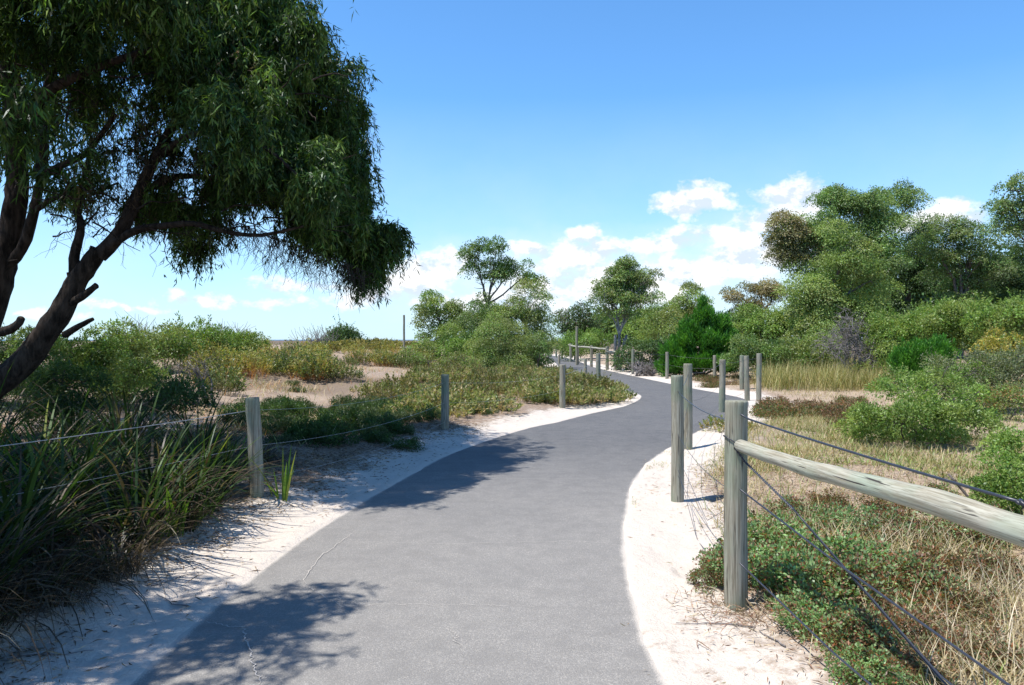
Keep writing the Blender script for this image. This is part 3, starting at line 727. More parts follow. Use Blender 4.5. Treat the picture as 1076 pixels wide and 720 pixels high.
# far fences: outer side of the bend and up the straight
org = (6.5, 20.6, gh(6.5, 20.6))
ff = thing('wire_fence', 'round timber posts with thin wire on the outer bend, before the vivid cone-shaped bush', 'fence', org)
OP = [(6.33, 20.0, 1.25), (7.27, 24.7, 1.12), (8.10, 31.5, 1.15), (6.1, 30.6, 1.13), (5.45, 35.5, 1.15), (4.95, 41.0, 1.2)]
OP = [(gx(797.5, 20.2), 20.2, 422.5, 371.5), (gx(779.5, 24.2), 24.2, 411, 373.5), (gx(751, 30.0), 30.0, 399, 373.5), (gx(701, 31.0), 31.0, 401, 370), (gx(665, 35.8), 35.8, 394, 367)]
pp = []
for (x, y, vb, vt) in OP:
    zt = gz(vt, y); zb = gh(x, y); put_post(ff, org, x, y, zt - zb, .066, z0=zb); pp.append((x, y, zt - .1))
for a, b in zip(pp[2:-1], pp[3:]):
    for dz in (0, -.4, -.75): wire(ff, org, [(a[0], a[1], a[2] + dz), (b[0], b[1], b[2] + dz)], .004, WIRE_D, sag=.06)
for dz in (0, -.4): wire(ff, org, [(pp[0][0], pp[0][1], pp[0][2] + dz), (pp[1][0], pp[1][1], pp[1][2] + dz)], .004, WIRE_D, sag=.04)

org = (gx(638, 41), 41, 0)
fs = thing('post_and_rail_fence', 'pale post and rail fence along the far straight, ending near the round tree trunk', 'fence', org)
RP = [(638, 41, 364), (621.5, 46, 363), (607, 50, 362.5), (599.5, 56, 361), (590.5, 64, 361), (584.5, 71, 361)]
prev = None
for (u, d, vt) in RP:
    x = gx(u, d); zt = gz(vt, d); zb = gh(x, d); put_post(fs, org, x, d, zt - zb, .085, z0=zb)
    if prev: laid_rail((prev[0], prev[1] - .09, prev[2] - .13), (x, d - .09, zt - .13), .055, .055, fs, org, n=8, sides=8)
    prev = (x, d, zt)
laid_rail((gx(638, 41), 40.9, gz(369.5, 41)), (gx(648, 39), 39, gz(370, 39)), .05, .05, fs, org, n=8, sides=8)
for (u, d, vb, vt, nm, lb) in ((615, 36.2, 394, 377.5, 'marker_post', 'short grey timber post beside the far straight, right of the dark stub post'), (587.5, 52, 384, 373, 'marker_post', 'dark stub post at the left edge of the far straight'), (575.6, 55, 377, 362, 'marker_post', 'thin pale post beside the big grey green bush left of the path')):
    x = gx(u, d); zb = gh(x, d); o = post_geo(x, d, zb, gz(vt, d) - zb, .075).build(nm, POST, None, (x, d, zb), smooth=True); tag(o, lb, 'post')
# taller poles
for (u, d, vt, r, lb) in ((606, 49, 343, .075, 'tall weathered timber pole standing behind the pole rail at the far bend'), (424.5, 52, 331, .07, 'tall thin grey pole standing alone on the dune left of the trees')):
    x = gx(u, d); zb = gh(x, d); o = post_geo(x, d, zb, gz(vt, d) - zb, r).build('pole', POST, None, (x, d, zb), smooth=True); tag(o, lb, 'pole')
# low white rail far on the dune
org = (gx(425, 55), 55, 0)
fw = thing('low_rail_fence', 'low pale timber rail far away on the sandy dune, left of the trees', 'fence', org)
pr = None
for u in (376, 394, 412, 430, 450, 470):
    x = gx(u, 55); zt = gz(365.5, 55); zb = gh(x, 55); put_post(fw, org, x, 55, max(.25, zt - zb), .06, z0=min(zb, zt - .25))
    if pr: laid_rail((pr[0], 54.9, pr[1]), (x, 54.9, zt), .065, .065, fw, org, n=6, sides=8)
    pr = (x, zt)

# ---------------------------------------------------------------- the big weeping tree
def weeping(g, centers, strands, per, Ls, leaf, cols, w, spread=.22, mat=0, tl=(.45, .8)):
    C = np.array(centers); nc = len(C)
    cc = pick(cols, w, nc) * (1 + .25 * rng.normal(size=(nc, 1))).clip(.45, 1.7)
    n = nc * strands; ci = np.repeat(np.arange(nc), strands)
    S = C[ci] + unit(n) * rng.random((n, 1)) ** .5 * spread * np.array([1, 1, .7])
    az = rng.uniform(0, 2 * np.pi, n); ln = rng.uniform(*Ls, n)
    H = np.stack([np.cos(az), np.sin(az), 0 * az], 1)
    t = rng.random((n, per)); 
    hor = rng.uniform(.15, .55, (n, 1)) * (1 - (1 - t) ** 2); ver = (t ** 1.5) * .95 - .12 * t * (1 - t) * 4
    P = S[:, None] + H[:, None] * (hor * ln[:, None])[..., None] - np.array([0, 0, 1.]) * (ver * ln[:, None])[..., None]
    D = H[:, None] * (.6 * (1 - t))[..., None] + rng.normal(size=(n, per, 3)) * .55 + np.array([0, 0, -.95])
    P = P.reshape(-1, 3); D = D.reshape(-1, 3); m = len(P)
    col = np.repeat(cc[ci], per, 0) * (1 + .25 * rng.normal(size=(m, 1))) * (1 + .08 * rng.normal(size=(m, 3)))
    g.leaves(P, D, leaf[0] * np.exp(rng.normal(size=m) * .25), leaf[1] * np.exp(rng.normal(size=m) * .2), np.clip(col, .004, 1), mat, cup=.05)
def ell_pts(b, n, shell=0.0):
    u = unit(n); r = (shell + (1 - shell) * rng.random((n, 1))) ** .5
    return np.array(b[:3]) + u * r * np.array(b[3:6])
def pxb(u, v, ru, rv, d, ry=None):
    return (gx(u, d), d, gz(v, d), ru / F * d, (ry if ry else (ru / F * d)), rv / F * d)
def big_tree():
    base = np.array([-7.1, 9.2, gh(-7.1, 9.2)])
    root = thing('weeping_tree', 'large dark weeping tree with leaning trunk, overhanging the path from the left', 'tree', tuple(base))
    T = Geo()
    pl = lambda pts: np.array([(gx(u, d), d, gz(v, d)) for u, v, d in pts])
    def limb(pts, r0, r1, sides=12, n=22, rough=.05, amp=.01):
        P = catmull3(pl(pts) if len(pts[0]) == 3 and abs(pts[0][0]) > 12 or True else pts, n)
        P = P + np.cumsum(rng.normal(size=P.shape), 0) * amp * .25
        T.tube(P, np.linspace(r0, r1, len(P)), (1, 1, 1), sides, rough=rough); return P
    b0 = np.array([-7.1, 9.2, base[2] - .2])
    def catmull3(P, n):
        Q = np.vstack([2*P[0]-P[1], P, 2*P[-1]-P[-2]]); out = []
        k = max(2, n // (len(P) - 1))
        for i in range(1, len(Q) - 2):
            for j in range(k):
                t = j / k
                out.append(.5 * ((2*Q[i]) + (-Q[i-1]+Q[i+1])*t + (2*Q[i-1]-5*Q[i]+4*Q[i+1]-Q[i+2])*t*t + (-Q[i-1]+3*Q[i]-3*Q[i+1]+Q[i+2])*t**3))
        out.append(P[-1]); return np.array(out)
    # leaning stem
    limb([(-95, 452, 9.2), (-30, 420, 9.3), (22, 385, 9.4), (62, 335, 9.4), (84, 296, 9.4), (108, 264, 9.4)], .185, .10, 14, 30)
    limb([(105, 268, 9.4), (128, 243, 9.4), (148, 200, 9.4), (165, 165, 9.5), (195, 110, 9.7), (230, 40, 10), (260, -40, 10.4)], .095, .03)
    limb([(106, 266, 9.4), (128, 250, 9.3), (150, 240, 9.2), (178, 236, 9.0), (205, 235, 8.8), (238, 243, 8.7), (275, 246, 8.6), (320, 236, 8.7)], .055, .015, 10)
    limb([(80, 300, 9.4), (78, 272, 9.4), (84, 240, 9.5), (80, 215, 9.7), (95, 160, 10)], .07, .03, 9)
    limb([(150, 200, 9.4), (190, 185, 9.8), (240, 190, 10.3), (300, 215, 10.8)], .05, .015, 8)
    limb([(195, 110, 9.7), (260, 90, 10), (320, 110, 10.4), (350, 180, 10.8)], .05, .015, 8)
    limb([(165, 165, 9.5), (210, 140, 8.8), (270, 150, 8.2), (330, 200, 8)], .045, .015, 8)
    # snapped stubs
    limb([(76, 318, 9.35), (90, 309, 9.2), (101, 300, 9.15)], .05, .035, 9, 6); limb([(68, 352, 9.3), (84, 343, 9.15), (98, 336, 9.1)], .045, .022, 9, 6)
    limb([(74, 300, 9.4), (72, 286, 9.35)], .03, .02, 8, 4)
    limb([(-30, 352, 9.3), (2, 349, 9.2), (16, 343, 9.15), (22, 334, 9.1)], .065, .04, 10, 8)
    # second stem
    limb([(-110, 462, 9.3), (-45, 400, 9.8), (-10, 330, 10), (4, 280, 10), (14, 235, 10), (20, 190, 10), (16, 130, 10), (10, 50, 10), (6, -60, 10)], .19, .09, 14, 40)
    limb([(2, 285, 10), (22, 262, 9.9), (34, 225, 9.8), (42, 190, 9.8), (60, 175, 9.7), (90, 160, 9.6), (120, 120, 9.6)], .075, .03, 10)
    limb([(36, 222, 9.8), (60, 208, 9.7), (90, 205, 9.6), (125, 190, 9.6)], .04, .012, 8)
    limb([(42, 188, 9.8), (46, 150, 9.9), (44, 110, 10), (70, 40, 10)], .075, .03, 10)
    limb([(16, 130, 10), (60, 90, 9.2), (130, 60, 8.6), (200, 40, 8.2)], .08, .02, 9)
    limb([(10, 275, 9.9), (18, 273, 9.85)], .02, .012, 6, 3)
    # limbs reaching over the shade in front (outside the picture on the left)
    W3 = lambda P, r0, r1: T.tube(catmull3(np.array(P, float), 24), np.linspace(r0, r1, len(catmull3(np.array(P, float), 24))), (1, 1, 1), 10, rough=.04)
    W3([(-6.9, 9.4, 2.4), (-6.3, 7.5, 3.7), (-5.3, 5, 4.6), (-4.2, 3.6, 4.9)], .16, .03)
    W3([(-6.3, 7.5, 3.7), (-6.6, 5.0, 4.5), (-6.8, 2.5, 4.9)], .11, .03)
    # fine twigs in the open inner crown
    for _ in range(230):
        u = rng.uniform(10, 330); v = rng.uniform(60, 250); d = rng.uniform(8.3, 10.8)
        a = np.array([gx(u, d), d, gz(v, d)])
        q = a + np.array([rng.uniform(-.1, .7), rng.uniform(-.4, .4), rng.uniform(-.3, .4)])
        T.tube(wiggle(a, q, 6, .12, .05), np.linspace(.011, .003, 6), (1, 1, 1), 4, cap=False)
    for _ in range(260):                                      # bare twiglets along the lower edge
        u = rng.choice([rng.uniform(235, 345), rng.uniform(345, 395), rng.uniform(60, 230)], p=[.6, .25, .15]); d = rng.uniform(8.2, 9.8); v = (228 + max(0, (u - 235)) * .38) if u > 235 else rng.uniform(215, 250)
        a = np.array([gx(u, d), d, gz(v, d)]); q = a + np.array([rng.normal() * .16, rng.normal() * .16, -rng.uniform(.1, .5)])
        p = wiggle(a, q, 7, .16); T.tube(p, np.linspace(.004, .0014, 7), (1, 1, 1), 3, cap=False)
        q2 = p[3] + np.array([rng.normal() * .12, rng.normal() * .12, -rng.uniform(.05, .22)]); T.tube(wiggle(p[3], q2, 4, .12), np.linspace(.0025, .0012, 4), (1, 1, 1), 3, cap=False)
    T.build('trunk', BARK_D, root, base, smooth=True)
    # foliage
    blobs = [(pxb(325, 105, 42, 60, 9.6, 1.5), 120), (pxb(285, 30, 48, 50, 10, 1.6), 100), (pxb(352, 185, 36, 60, 9.8, 1.3), 120), (pxb(385, 258, 26, 30, 9.8, .8), 52), (pxb(340, 250, 36, 30, 9.6, .9), 46), (pxb(408, 264, 12, 14, 9.8, .4), 12),
             (pxb(388, 296, 13, 18, 9.8, .4), 16), (pxb(255, 105, 70, 95, 9.6, 1.7), 190), (pxb(290, 190, 52, 42, 9.2, 1.2), 90), (pxb(200, 25, 100, 55, 9.8, 2.0), 170), (pxb(100, 10, 110, 50, 9.4, 2.0), 150), (pxb(10, 5, 90, 55, 9.2, 1.8), 90),
             (pxb(165, 100, 70, 45, 9.2, 1.4), 55), (pxb(60, 85, 80, 36, 9.4, 1.5), 34), (pxb(175, 236, 26, 12, 10.4, .6), 14), (pxb(212, 240, 20, 16, 9.8, .6), 14), (pxb(203, 262, 12, 14, 10.2, .3), 8), (pxb(150, 226, 22, 14, 10.6, .7), 10), (pxb(190, 215, 50, 16, 10.0, 1.2), 14), (pxb(110, 190, 70, 34, 9.8, 1.4), 20), (pxb(60, 215, 30, 12, 10.6, .8), 8),
             (pxb(215, 190, 36, 40, 9.8, 1.0), 28), (pxb(372, 110, 12, 30, 9.9, .8), 12), (pxb(362, 225, 36, 44, 12.4, .9), 90), (pxb(325, 180, 40, 60, 12.0, .9), 70), (pxb(262, 150, 50, 55, 7.8, .9), 44), (pxb(325, 195, 28, 36, 8.2, .6), 30)]
    cs = np.concatenate([ell_pts(b, n, .12) for b, n in blobs])
    # gather the sprays into tufts so the crown is lumpy and open between them
    tuft = cs[rng.choice(len(cs), 330, replace=False)]
    dd = ((cs[:, None] - tuft[None]) ** 2).sum(-1).argmin(1)
    cs = cs * .42 + tuft[dd] * .58
    cs[:, 2] += .16
    g = Geo()
    pal = [(.034, .072, .018), (.050, .10, .024), (.075, .135, .032), (.135, .215, .055)]
    weeping(g, cs, 11, 20, (.16, .46), (.085, .0155), pal, [3, 4, 3, 1.6])
    # brown dead strands inside
    inn = np.concatenate([ell_pts(pxb(170, 170, 110, 70, 9.8, 1.2), 85), ell_pts(pxb(290, 130, 50, 90, 9.4, 1.4), 40)])
    weeping(g, inn, 6, 13, (.2, .5), (.07, .009), [(.10, .075, .055), (.07, .055, .04)], [1, 1])
    # the part above and beside the picture
    far = [((-3.6, 7.2, 5.15, .95, .65, .35), 80), ((-3.28, 3.85, 4.5, .42, .45, .25), 30), ((-7.5, -.5, 5.2, 3, 2.4, .7), 190), ((-9.5, 4, 4.4, 1.6, 4, 1.4), 200), ((-4.4, 10.2, 7.0, 2.2, 2.0, .9), 150), ((-7.5, 9.5, 6.6, 2.5, 2.4, 1.2), 160), ((-3.9, 11.3, 7.1, 1.0, 1.2, .6), 60), ((-5.0, 8.2, 6.7, 1.5, 1.3, .55), 170),
           ((-7.6, 6.3, 5.4, 1.8, 1.8, .8), 200), ((-7.2, 3.4, 5.0, 2.2, 1.6, .6), 200), ((-5.6, 7.0, 5.3, 1.1, .8, .6), 110), ((-7.4, 11.2, 5.3, 2.0, 1.6, 1.0), 200), ((-9.6, 13, 5.4, 1.7, 1.8, .8), 130), ((-6.2, 3.2, 4.9, 1.0, 1.5, .5), 90), ((-6.0, 4.9, 5.0, .9, 1.4, .6), 110),
           ((-4.35, 3.45, 4.7, .85, .85, .42), 105), ((-5.0, 2.9, 4.9, .8, 1.1, .4), 90), ((-4.9, 1.6, 4.9, .9, .9, .4), 60), ((-5.6, 3.6, 4.9, 1.0, 1.2, .5), 110), ((-5.6, 1.9, 4.9, .9, .9, .4), 60), ((-3.35, 3.35, 4.4, .5, .6, .25), 22), ((-5.1, 5.4, 4.8, .45, 1.0, .5), 60), ((-4.2, 6.9, 3.6, .5, .35, .5), 12)]
    cf = np.concatenate([ell_pts(b, n, .1) for b, n in far])
    weeping(g, cf, 7, 13, (.3, .6), (.12, .021), pal, [3, 4, 3, 1.2], spread=.3)
    g.build('crown', GLOSSY_LEAF, root, base)
big_tree()

# ---------------------------------------------------------------- background trees
def tr(*a, **k): return px_tree(*a, **k)
GT = 'trees left of the path'; GB = 'trees behind the right side of the path'; 
tr('coastal_tree', 'tall open-crowned tree with bent bare trunk rising above the bushes left of the path', 'tree', 43, 497, [(500, 280, 18, 17), (522, 270, 26, 18, 0), (545, 284, 22, 15, .3), (520, 288, 22, 11), (556, 291, 13, 9), (497, 268, 9, 6)], 'euc', leaf=(.17, .065), clump_r=.36, per=5.5, per_clump=60, fork_u=512, fork_v=320, trunk_r=.12, shell=.2, group=GT)
tr('coastal_tree', 'small round-headed tree at the left end of the tree group, nearest the lone pole', 'tree', 45, 462, [(460, 322, 23, 15), (446, 330, 14, 10), (478, 338, 22, 18), (466, 352, 28, 18), (490, 350, 16, 20)], 'olive', leaf=(.17, .07), clump_r=.4, per=5, per_clump=70, trunk_r=.09, group=GT)
tr('coastal_tree', 'rounded bushy tree with drooping pale olive leaves at the right of the tree group', 'tree', 42, 552, [(556, 320, 22, 20), (545, 345, 30, 26), (568, 336, 13, 22), (530, 325, 18, 16), (560, 362, 22, 20)], 'olive', leaf=(.16, .055), clump_r=.42, per=6, per_clump=80, trunk_r=.11, droop=.9, group=GT, tips=[(.27, .29, .11)])
tr('coastal_tree', 'bluish green bushy tree directly below the tall open crown', 'tree', 42.5, 515, [(508, 328, 20, 22), (515, 350, 28, 24), (490, 352, 24, 26), (532, 342, 18, 22), (500, 372, 30, 16)], 'euc', leaf=(.16, .06), clump_r=.42, per=6, per_clump=80, trunk_r=.1, group=GT)
tr('bush', 'big grey green bush with fine foliage where the path disappears on the left', 'bush', 38, 540, [(528, 360, 30, 28), (552, 372, 26, 24), (506, 372, 22, 22), (530, 384, 40, 12)], 'olive', leaf=(.13, .035), clump_r=.36, per=9, per_clump=95, trunk_r=.05, group=GT, tips=[(.24, .27, .12)])
tr('bush', 'dark round bush touching the left edge of the far path', 'bush', 37, 565, [(564, 372, 15, 17), (572, 364, 8, 12)], 'euc', leaf=(.12, .05), clump_r=.3, per=10, per_clump=90, trunk_r=.05, group=GT)
tr('bush', 'mid green bush at the left foot of the tree group above the dune scrub', 'bush', 40, 470, [(472, 364, 28, 18), (450, 370, 22, 12), (494, 372, 20, 18), (436, 374, 12, 8)], 'fresh', leaf=(.13, .05), clump_r=.36, per=8, per_clump=85, trunk_r=.05, group=GT)
tr('bush', 'low spreading bush with brownish tops left of the tree group beside the far pole', 'bush', 33, 450, [(450, 381, 30, 8), (480, 380, 26, 10)], 'olive', leaf=(.12, .04), clump_r=.3, per=10, per_clump=85, trunk_r=.03, group=GT, tips=[(.2, .15, .09)])

tr('round_tree', 'round dense-headed tree with pale forked trunks on the right of the far path', 'tree', 40, 648, [(655, 296, 27, 24), (672, 292, 22, 18, 0), (640, 306, 18, 16), (684, 302, 13, 16), (634, 322, 14, 12), (662, 318, 26, 14), (660, 276, 20, 8)], 'euc', leaf=(.15, .055), clump_r=.36, per=8, per_clump=90, bark=BARK_P, trunk_r=.10, fork_v=352, fork_u=651, stems=3, nl=24, tips=[(.26, .33, .12), (.28, .28, .12)], shell=.35)
tr('bushy_tree', 'dark green tree with a greyish flat top behind the far straight of the path', 'tree', 62, 605, [(604, 334, 22, 12), (590, 345, 12, 12), (612, 352, 22, 18)], 'dark', w=[1, 2, .5], leaf=(.22, .09), clump_r=.6, per=4, per_clump=70, group=GB, tips=[(.12, .10, .07)])
tr('bush', 'bright mid green bush behind the tall pole and pole rail', 'bush', 58, 610, [(612, 362, 22, 14), (596, 362, 14, 12), (632, 360, 14, 12)], 'fresh', leaf=(.18, .07), clump_r=.5, per=5, per_clump=75, trunk_r=.04, group=GB)
tr('bushy_tree', 'thin olive tree between the round tree and the vivid green bush', 'tree', 50, 690, [(684, 345, 22, 20), (675, 335, 14, 20), (698, 330, 12, 22)], 'olive', leaf=(.18, .06), clump_r=.5, per=5, per_clump=75, group=GB)
tr('bush', 'very dark low bush between the round tree and the vivid green bush', 'bush', 38, 685, [(680, 374, 26, 18), (700, 365, 16, 20), (662, 375, 12, 16)], 'dark', leaf=(.15, .06), clump_r=.42, per=9, per_clump=95, trunk_r=.05, group=GB)
tr('bushy_tree', 'pale green round tree top showing above the vivid green bush', 'tree', 52, 722, [(722, 312, 16, 16), (714, 328, 16, 14), (732, 322, 12, 14)], 'olive', leaf=(.2, .07), clump_r=.5, per=5, per_clump=80, group=GB, tips=[(.25, .30, .14)])
tr('flat_topped_tree', 'brownish flat-topped tree showing in the gap left of the tall gum tree', 'tree', 60, 800, [(800, 302, 20, 8), (772, 310, 13, 8), (818, 308, 14, 9), (788, 320, 20, 8)], 'brown', leaf=(.22, .08), clump_r=.5, per=6, per_clump=75, trunk_r=.16, fork_v=330, group=GB)
tr('bushy_tree', 'light green bushy tree right behind the vivid green bush, left of the dead grey bush', 'tree', 37, 805, [(800, 348, 32, 22), (825, 340, 22, 22), (780, 360, 22, 20), (828, 362, 24, 22), (796, 332, 16, 12)], 'fresh', leaf=(.15, .06), clump_r=.42, per=7, per_clump=85, group=GB, tips=[(.23, .32, .10)])
tr('gum_tree', 'tall many-lobed gum tree, the highest on the right, with brownish left lobes', 'tree', 40, 880, [(876, 208, 26, 18), (905, 222, 30, 22), (938, 208, 24, 11, 1.2), (958, 216, 13, 10, 1.0), (925, 228, 12, 12, .8), (858, 236, 26, 24), (880, 262, 34, 26), (905, 285, 42, 32), (850, 285, 26, 20), (925, 250, 22, 24)], 'euc', leaf=(.17, .06), clump_r=.5, per=7, per_clump=110, trunk_r=.26, fork_v=320, nl=16, group=GB, tips=[(.24, .32, .12)], tipw=.25, shell=.35, also=[('olive', [(828, 245, 18, 18, -.5)]), ('brown', [(830, 240, 20, 18, -.8), (822, 258, 18, 16, -.8), (840, 268, 20, 18, -.6)])])
tr('gum_tree', 'lighter green leafy tree standing in front of the tall gum', 'tree', 35, 868, [(868, 300, 32, 24), (895, 322, 34, 26), (850, 322, 30, 22), (890, 262, 24, 26), (915, 300, 18, 24), (862, 345, 36, 18)], 'olive', leaf=(.15, .055), clump_r=.44, per=7, per_clump=95, trunk_r=.18, group=GB, nl=14, tips=[(.24, .32, .10)], tipw=.28, shell=.35)
tr('gum_tree', 'dark shaded gum tree with bare forked limbs right of the tall gum', 'tree', 46, 955, [(955, 255, 20, 26), (965, 290, 26, 28), (940, 300, 24, 30), (975, 245, 14, 14), (950, 335, 30, 22)], 'dark', leaf=(.19, .07), clump_r=.5, per=6, per_clump=85, trunk_r=.2, fork_v=300, nl=16, group=GB, shell=.25)
tr('gum_tree', 'olive grey gum tree with open lower limbs, second from the right edge', 'tree', 42, 1010, [(1000, 245, 28, 18), (1025, 255, 26, 18), (1010, 285, 36, 24), (985, 265, 20, 20), (1040, 285, 22, 20), (1012, 315, 30, 14)], 'euc', leaf=(.17, .06), clump_r=.46, per=6, per_clump=85, trunk_r=.17, fork_v=315, nl=18, group=GB, tips=[(.22, .25, .12)], shell=.3)
tr('gum_tree', 'dark gum tree at the right border behind the shrubs', 'tree', 44, 1062, [(1060, 300, 30, 28), (1085, 280, 30, 40), (1050, 322, 30, 16)], 'dark', w=[1, 2, 1], leaf=(.18, .07), clump_r=.5, per=6, per_clump=85, trunk_r=.17, fork_v=325, nl=12, group=GB)
tr('gum_tree', 'nearer gum tree whose high crown juts in at the right border', 'tree', 27, 1110, [(1070, 205, 26, 18), (1090, 225, 40, 24), (1052, 212, 12, 10), (1062, 240, 14, 10), (1130, 200, 50, 50), (1120, 260, 45, 40)], 'euc', leaf=(.14, .045), clump_r=.32, per=9, per_clump=80, trunk_r=.16, nl=14, group=GB, tips=[(.2, .26, .12)], shell=.3, fork_v=300)

# far woods closing the gaps
for (d, u, bl, pal, lb) in ((85, 700, [(700, 345, 60, 16), (640, 345, 40, 12), (760, 345, 50, 16)], 'dark', 'distant dark wood far behind the round tree'),
                        (70, 960, [(900, 330, 60, 40), (980, 330, 60, 45), (1060, 320, 60, 50), (1140, 320, 70, 60)], 'dark', 'dark wood closing the view behind the right-hand gum trees')):
    W = [pxb(b[0], b[1], b[2], b[3], d, 5) for b in bl]
    org = (gx(u, d), d, 0); g = Geo(); crown(g, W, 1.6, (.45, .2), 1.1, GREENS['dark'] + GREENS['olive'][:1], [2, 2, 1, 1], per_clump=70, shell=.3)
    o = g.build('far_wood', LEAF, None, org); o['kind'] = 'stuff'; o['label'] = lb; o['category'] = 'wood'

# vivid green plume bush: upright flame-shaped sprays
def plume_bush(name, label, d, base_u, blobs, n_pl, Lp, leafn, leaf, pal, cat='bush'):
    bx = gx(base_u, d); org = np.array([bx, d, gh(bx, d)]); root = thing(name, label, cat, tuple(org))
    W = [pxb(b[0], b[1], b[2], b[3], d + (b[4] if len(b) > 4 else 0)) for b in blobs]
    g = Geo(); mid = np.array([bx, d, org[2] + .2])
    vol = np.array([w[3]*w[4]*w[5] for w in W]) ** .7; vol /= vol.sum()
    for w_, f in zip(W, vol):
        n = int(n_pl * f); u = unit(n); u[:, 2] = np.abs(u[:, 2]) * .9 - .15
        S = np.array(w_[:3]) + u * (.5 + .45 * rng.random((n, 1))) * np.array(w_[3:6])
        S[:, 2] = np.maximum(S[:, 2], org[2] + .1)
        ax = (S - mid); ax /= np.linalg.norm(ax, axis=1, keepdims=True); ax = ax * .55 + np.array([0, 0, .9]) + rng.normal(size=(n, 3)) * .12
        ax /= np.linalg.norm(ax, axis=1, keepdims=True); ln = Lp * rng.uniform(.6, 1.3, (n, 1))
        k = leafn; t = rng.random((n, k, 1)); prof = np.sin(np.pi * (t * .85 + .1)) ** .8
        off = rng.normal(size=(n, k, 3)) * .2 * Lp * prof
        P = S[:, None] + ax[:, None] * ln[:, None] * (t - .3) + off * .6
        D = ax[:, None] * .9 + off / (Lp * .2) * .25 + rng.normal(size=(n, k, 3)) * .22
        c = pick(pal, [1]*len(pal), n)[:, None] * (.75 + .5 * t) * (1 + .15 * rng.normal(size=(n, k, 1)))
        g.leaves(P.reshape(-1, 3), D.reshape(-1, 3), leaf[0] * np.exp(rng.normal(size=n*k) * .2), leaf[1], np.clip(c, .004, 1).reshape(-1, 3))
    g.build('foliage', LEAF, root, org)
    t = Geo(); limbs(t, mid - np.array([0, 0, .3]), .06, [w[:3] for w in W], twig=3); t.build('stem', BARK_G, root, org)
    return root
plume_bush('plume_bush', 'vivid green cone-shaped bush with upright feathery sprays behind the wire fence', 32.5, 735, [(738, 326, 6, 10), (739, 340, 14, 14), (727, 352, 14, 14), (757, 348, 12, 14), (735, 364, 30, 18), (714, 376, 20, 16), (762, 368, 14, 20), (735, 386, 38, 16), (704, 392, 12, 12), (765, 388, 12, 14)], 900, .55, 60, (.14, .034), GREENS['vivid'])
plume_bush('plume_bush', 'small vivid green feathery bush right of the dead grey bush', 20, 968, [(968, 384, 30, 24), (950, 390, 14, 20), (985, 378, 16, 22), (968, 400, 30, 14)], 320, .42, 60, (.09, .02), GREENS['vivid'])

# leafy shrubs on the right
GS = 'shrubs on the slope right of the path'
def sh(label, d, u, blobs, pal, leaf, clump_r, per, pc=90, tips=None, tipw=.3, w=None, name='shrub', z0=None, mat=LEAF, droop=.0, group=GS, **k):
    return px_tree(name, label, 'shrub', d, u, blobs, pal, w, leaf, clump_r, per, pc, BARK_G, .014, None, None, 3, droop, group, mat, tips, tipw, .35, k.pop('nl', 8), z0, dy=.9, sprig=4, **k)
sh('wide green shrub mass below the dark gum trees, behind the small vivid bush', 26, 985, [(940, 352, 36, 24), (985, 345, 44, 26), (1030, 350, 40, 24), (960, 375, 50, 22), (1010, 330, 40, 14)], 'fresh', (.11, .04), .34, 14, 110, tips=[(.26, .32, .09)], w=[1, 1, 1])
sh('bushy shrub with bright fern-like leaves at the right border below the dark gums', 22, 1060, [(1055, 338, 34, 18), (1085, 345, 40, 26), (1030, 340, 20, 12)], 'fresh', (.10, .04), .3, 14, 100)
sh('yellow flowering wattle-like shrub near the right border', 19, 1056, [(1055, 358, 20, 12), (1062, 366, 18, 12), (1044, 366, 12, 10)], 'olive', (.08, .03), .22, 22, 100, tips=[(.40, .33, .07), (.32, .28, .08)], tipw=.85)
sh('grey green spreading shrub below the yellow shrub', 16.5, 1035, [(1015, 392, 40, 26), (1050, 388, 40, 24), (1080, 392, 30, 30), (1035, 405, 50, 18)], 'grey', (.06, .022), .24, 22, 110, tips=[(.13, .17, .06)], w=[2, 1, .5])
sh('low light green shrub between the vivid feathery bush and the large leafy shrub', 15.5, 985, [(975, 402, 30, 16), (1010, 404, 30, 18), (940, 404, 18, 10)], 'fresh', (.06, .022), .22, 24, 100, tips=[(.19, .24, .09)])
sh('olive shrub with rusty lower leaves left of the grey green shrub', 15, 1045, [(1045, 422, 34, 13), (1078, 420, 28, 18), (1010, 426, 18, 8)], 'olive', (.05, .02), .2, 34, 90, tips=[(.34, .20, .08), (.26, .17, .08)], tipw=.35)
sh('large light green leafy shrub standing alone in the dry grass', 11.4, 958, [(928, 440, 28, 16), (962, 428, 30, 20), (1000, 430, 34, 20), (948, 412, 20, 11), (985, 406, 22, 12), (900, 450, 22, 12), (1030, 445, 28, 16, .5), (962, 456, 54, 14), (1020, 420, 16, 12, .6)], 'fresh', (.055, .016), .13, 90, 80, tips=[(.25, .34, .12), (.22, .30, .09)], tipw=.4, mat=LEAF, w=[2, 1, 1])
sh('bright green small-leaved shrub at the right border above the pole rail', 6.9, 1060, [(1062, 500, 34, 34), (1095, 480, 40, 50), (1040, 520, 26, 20), (1060, 470, 16, 14), (1090, 540, 50, 30)], 'fresh', (.032, .013), .10, 150, 115, tips=[(.24, .34, .09)], tipw=.35, nl=0)
sh('green shrub with grey twigs behind the row of round posts', 30, 800, [(790, 372, 26, 16), (820, 376, 22, 14), (770, 380, 14, 12)], 'euc', (.12, .045), .32, 14, 90)
sh('rounded green shrub between the dead grey bush and the dry grass', 29, 845, [(845, 372, 26, 14), (868, 366, 22, 16)], 'olive', (.12, .04), .32, 14, 90)

